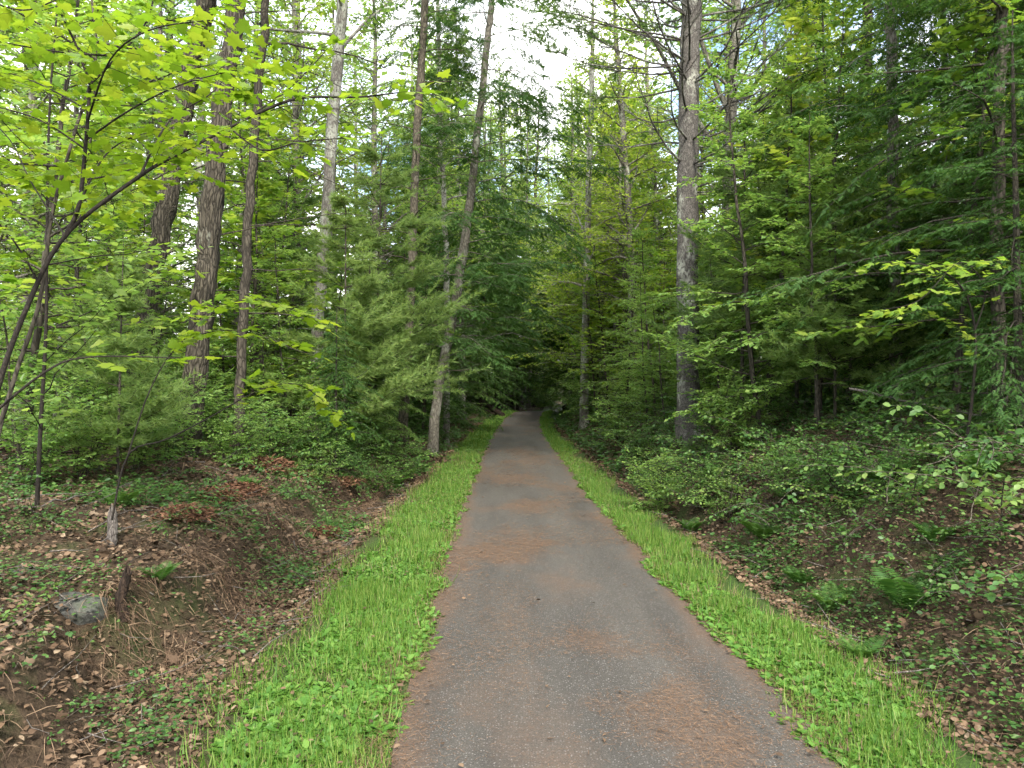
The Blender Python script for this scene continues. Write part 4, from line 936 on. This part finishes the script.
def blob(seed, sx, sy, sz, m, n=26):
    rng = np.random.default_rng(seed); th = np.linspace(0, PI, n); ph = np.linspace(0, 2 * PI, n * 2, endpoint=False); T, Ph = np.meshgrid(th, ph, indexing='ij')
    d = np.stack([np.sin(T) * np.cos(Ph), np.sin(T) * np.sin(Ph), np.cos(T)], -1); k = 1 + sum(.10 / (q + 1) * np.sin((d @ rng.normal(0, 2.2 + q * 1.5, 3)) + rng.uniform(0, 6)) for q in range(5))
    # a few planes chip the surface
    for q in range(14):
        nn = rng.normal(size=3); nn /= np.linalg.norm(nn); k = np.minimum(k, rng.uniform(.62, .85) / np.clip(d @ nn, .05, None))
    v = d * k[..., None] * np.array([sx, sy, sz]); mb = MB(); c = n * 2
    i = np.arange(n - 1)[:, None] * c; j = np.arange(c)[None]; j2 = (j + 1) % c
    mb.add(v.reshape(-1, 3), np.stack([i + j, i + c + j, i + c + j2, i + j2], -1).reshape(-1, 4)); return mb.mesh('rock', m, True)
single('rock', blob(5, .27, .20, .13, M['rock']), 'grey lichen covered rock half buried in leaves on the left bank', 'rock', X(78, 4.82), 4.82, -.085, .4)
single('rock', blob(8, .15, .12, .07, M['rock']), 'smaller mossy bluish rock at the left edge of the picture', 'rock', X(20, 5.0), 5.0, -.04, 1.2)
def stub(pts, r0, r1, m, seed):
    mb = MB(); rng = np.random.default_rng(seed); mb.tube(dense(np.array(pts), 12), np.linspace(r0, r1, 12), 9, .12, rng, cap=True)
    a = np.arange(9) * 2 * PI / 9; top = np.array(pts[-1])
    for k in range(5): mb.tube(grow(rng, top + np.array([math.cos(k * 1.3) * r1 * .6, math.sin(k * 1.3) * r1 * .6, -.01]), (0, 0, 1), rng.uniform(.03, .08), 3, .1), [r1 * .35, r1 * .25, .002], 4)
    return mb.mesh('stub', m)
single('broken_stub', stub([(0, 0, -.05), (.01, 0, .12), (.0, .02, .26)], .04, .032, M['stub'], 1), 'short grey broken sapling stub on the left bank', 'stub', X(112, 5.9), 5.9)
single('broken_stub', stub([(0, 0, -.05), (-.015, 0, .1), (.03, .0, .26)], .042, .028, M['stub_dark'], 2), 'dark rotten stub standing right of the grey rock', 'stub', X(124, 4.9), 4.9)
def stick(name, lab, cat, a, b, r0, r1, m, seed, twigs=3, sag=.05):
    rng = np.random.default_rng(seed); a = np.array(a, float); b = np.array(b, float); n = 14; u = np.linspace(0, 1, n)[:, None]
    mid = (a + b) / 2; pts = a * (1 - u) + b * u; L = np.linalg.norm(b - a); pts += rng.normal(0, .006 * L, (n, 3)); mb = MB()
    mb.tube(pts - mid, np.linspace(r0, r1, n), 7, .06, rng, cap=True)
    for k in range(twigs):
        p0, t = along(pts - mid, np.array(rng.uniform(.2, .9))); t /= np.linalg.norm(t); mb.tube(grow(rng, p0, t + rng.normal(0, .5, 3), L * rng.uniform(.1, .25), 5, .12), np.linspace(r1 * .6, .001, 5), 4)
    o = link(name, mb.mesh(name, m, True)); o.location = mid; tag(o, lab, cat)
def gp(px, d, dz=0): x = X(px, d); return (x, d, G(x, d) + dz)
stick('fallen_branch', 'grey fallen branch lying in the undergrowth at the far left', 'branch', gp(-20, 7.2, .18), gp(98, 8.6, .28), .016, .006, M['twig'], 3)
stick('fallen_branch', 'thin dead branch leaning down the left bank toward the dark stub', 'branch', gp(20, 6.0, .06), gp(140, 8.0, .1), .010, .004, M['stub'], 4)
stick('fallen_branch', 'bare grey branch sloping across the right bank under the hemlocks', 'branch', gp(850, 8.6, .75), gp(1000, 7.0, .08), .016, .007, M['stub'], 5, 5)
stick('fallen_branch', 'pale dead branch poking out of the right hemlocks', 'branch', (X(840, 10), 10, P(840, 197, 10)[2]), (X(898, 10.4), 10.4, P(898, 203, 10.4)[2]), .008, .014, M['stub'], 6, 2)
stick('fallen_log', 'dark fallen log leaning at the left verge near the trail end', 'log', gp(486, 50, .55), gp(503, 47, .12), .20, .15, M['stub_dark'], 7, 1)
stick('fallen_log', 'dark log end at the right verge near the trail end', 'log', gp(566, 50, .2), gp(582, 52, .55), .28, .22, M['stub_dark'], 8, 1)
stick('fallen_branch', 'dark dead limb slanting through the right woods below the pale branch', 'branch', (X(800, 13), 13, P(800, 250, 13)[2]), (X(838, 12.5), 12.5, P(838, 222, 12.5)[2]), .03, .05, M['stub_dark'], 9, 4)
stick('fallen_branch', 'small twig lying on the left verge soil', 'twig', gp(205, 4.6, .02), gp(228, 4.9, .02), .008, .004, M['stub'], 10, 1)
def bracken(seed):
    rng = np.random.default_rng(seed); mb = MB(); n = 1500
    p0 = np.concatenate([np.clip(rng.normal(0, .17, (n, 2)), -.34, .34), np.zeros((n, 1))], 1); p0[:, 2] = rng.uniform(0, .16, n) * np.exp(-(p0[:, 0] ** 2 + p0[:, 1] ** 2) * 4)
    s = rng.uniform(.04, .10, n); mb.scatter(p0, rdir(n, rng, -.5, .6), UP + rng.normal(0, .7, (n, 3)), s, NEEDLEAF, s * 1.1); return mb.mesh('dead_bracken', M['rust'])
for i, (px, d, s, lab) in enumerate(((262, 10.5, 1.1, 'rust red heap of dead bracken on top of the left bank'), (305, 10.8, .9, 'brown dead bracken heap right of the rust red one'), (322, 9.3, .6, 'small reddish bracken heap beside the left grass verge'), (215, 7.9, .8, 'reddish brown dead bracken hanging on the cut left bank'), (240, 8.7, .8, 'dead bracken tuft right of the one hanging on the cut left bank'), (185, 6.9, .7, 'dead bracken tuft low on the left bank nearest the stubs'), (345, 11.6, .7, 'dull brown bracken at the foot of the left shrubs'))):
    single('dead_bracken', bracken(200 + i), lab, 'dead bracken', X(px, d), d, .01, i, s)

# ------------------------------------------------------------------ camera, light, sky
cam = bpy.data.cameras.new('camera'); co = bpy.data.objects.new('camera', cam); COL.objects.link(co); scn.camera = co
cam.sensor_width = 36; cam.lens = 36 * FPX / 1024; cam.clip_end = 2000; cam.clip_start = .05
co.location = (0, 0, EYE); co.rotation_euler = (PI / 2 + _th, 0, 0)
SUN_EL, SUN_AZ = math.radians(42), math.radians(171)          # azimuth clockwise from +Y
su = bpy.data.lights.new('sun', 'SUN'); su.energy = 3.0; su.angle = math.radians(10); su.color = (1, .95, .86)
so = bpy.data.objects.new('sun', su); COL.objects.link(so); so.location = (20, -10, 40)
sd = Vector((math.sin(SUN_AZ) * math.cos(SUN_EL), math.cos(SUN_AZ) * math.cos(SUN_EL), math.sin(SUN_EL)))
so.rotation_euler = sd.to_track_quat('Z', 'Y').to_euler()
w = bpy.data.worlds.new('World'); scn.world = w; w.use_nodes = True
nt = w.node_tree; nt.nodes.clear()
sky = nt.nodes.new('ShaderNodeTexSky'); sky.sky_type = 'NISHITA'; sky.sun_disc = False; sky.sun_elevation = SUN_EL; sky.sun_rotation = SUN_AZ
tc = nt.nodes.new('ShaderNodeTexCoord'); nz = nt.nodes.new('ShaderNodeTexNoise'); nz.inputs['Scale'].default_value = 3.2; nz.inputs['Detail'].default_value = 7
nt.links.new(tc.outputs['Generated'], nz.inputs['Vector'])
cl = ramp(nt, nz.outputs['Fac'], [(.38, 0.0), (.58, .95)])
skc = mix(nt, cl, sky.outputs[0], (9.6, 9.5, 9.3))
bg = nt.nodes.new('ShaderNodeBackground'); bg.inputs['Strength'].default_value = .148; nt.links.new(skc, bg.inputs[0])
ow = nt.nodes.new('ShaderNodeOutputWorld'); nt.links.new(bg.outputs[0], ow.inputs[0])
vs = scn.view_settings; vs.view_transform = 'Standard'; vs.look = 'None'; vs.exposure = 1.65; vs.gamma = 1; vs.use_curve_mapping = False
scn.render.engine = 'CYCLES'; cy = scn.cycles
cy.max_bounces = 6; cy.diffuse_bounces = 4; cy.glossy_bounces = 1; cy.transmission_bounces = 3; cy.use_adaptive_sampling = True; cy.adaptive_threshold = .03; cy.transparent_max_bounces = 4
cy.caustics_reflective = False; cy.caustics_refractive = False; cy.use_denoising = True; cy.sample_clamp_indirect = 6
try: cy.denoiser = 'OPENIMAGEDENOISE'; cy.denoising_prefilter = 'ACCURATE'
except Exception: pass
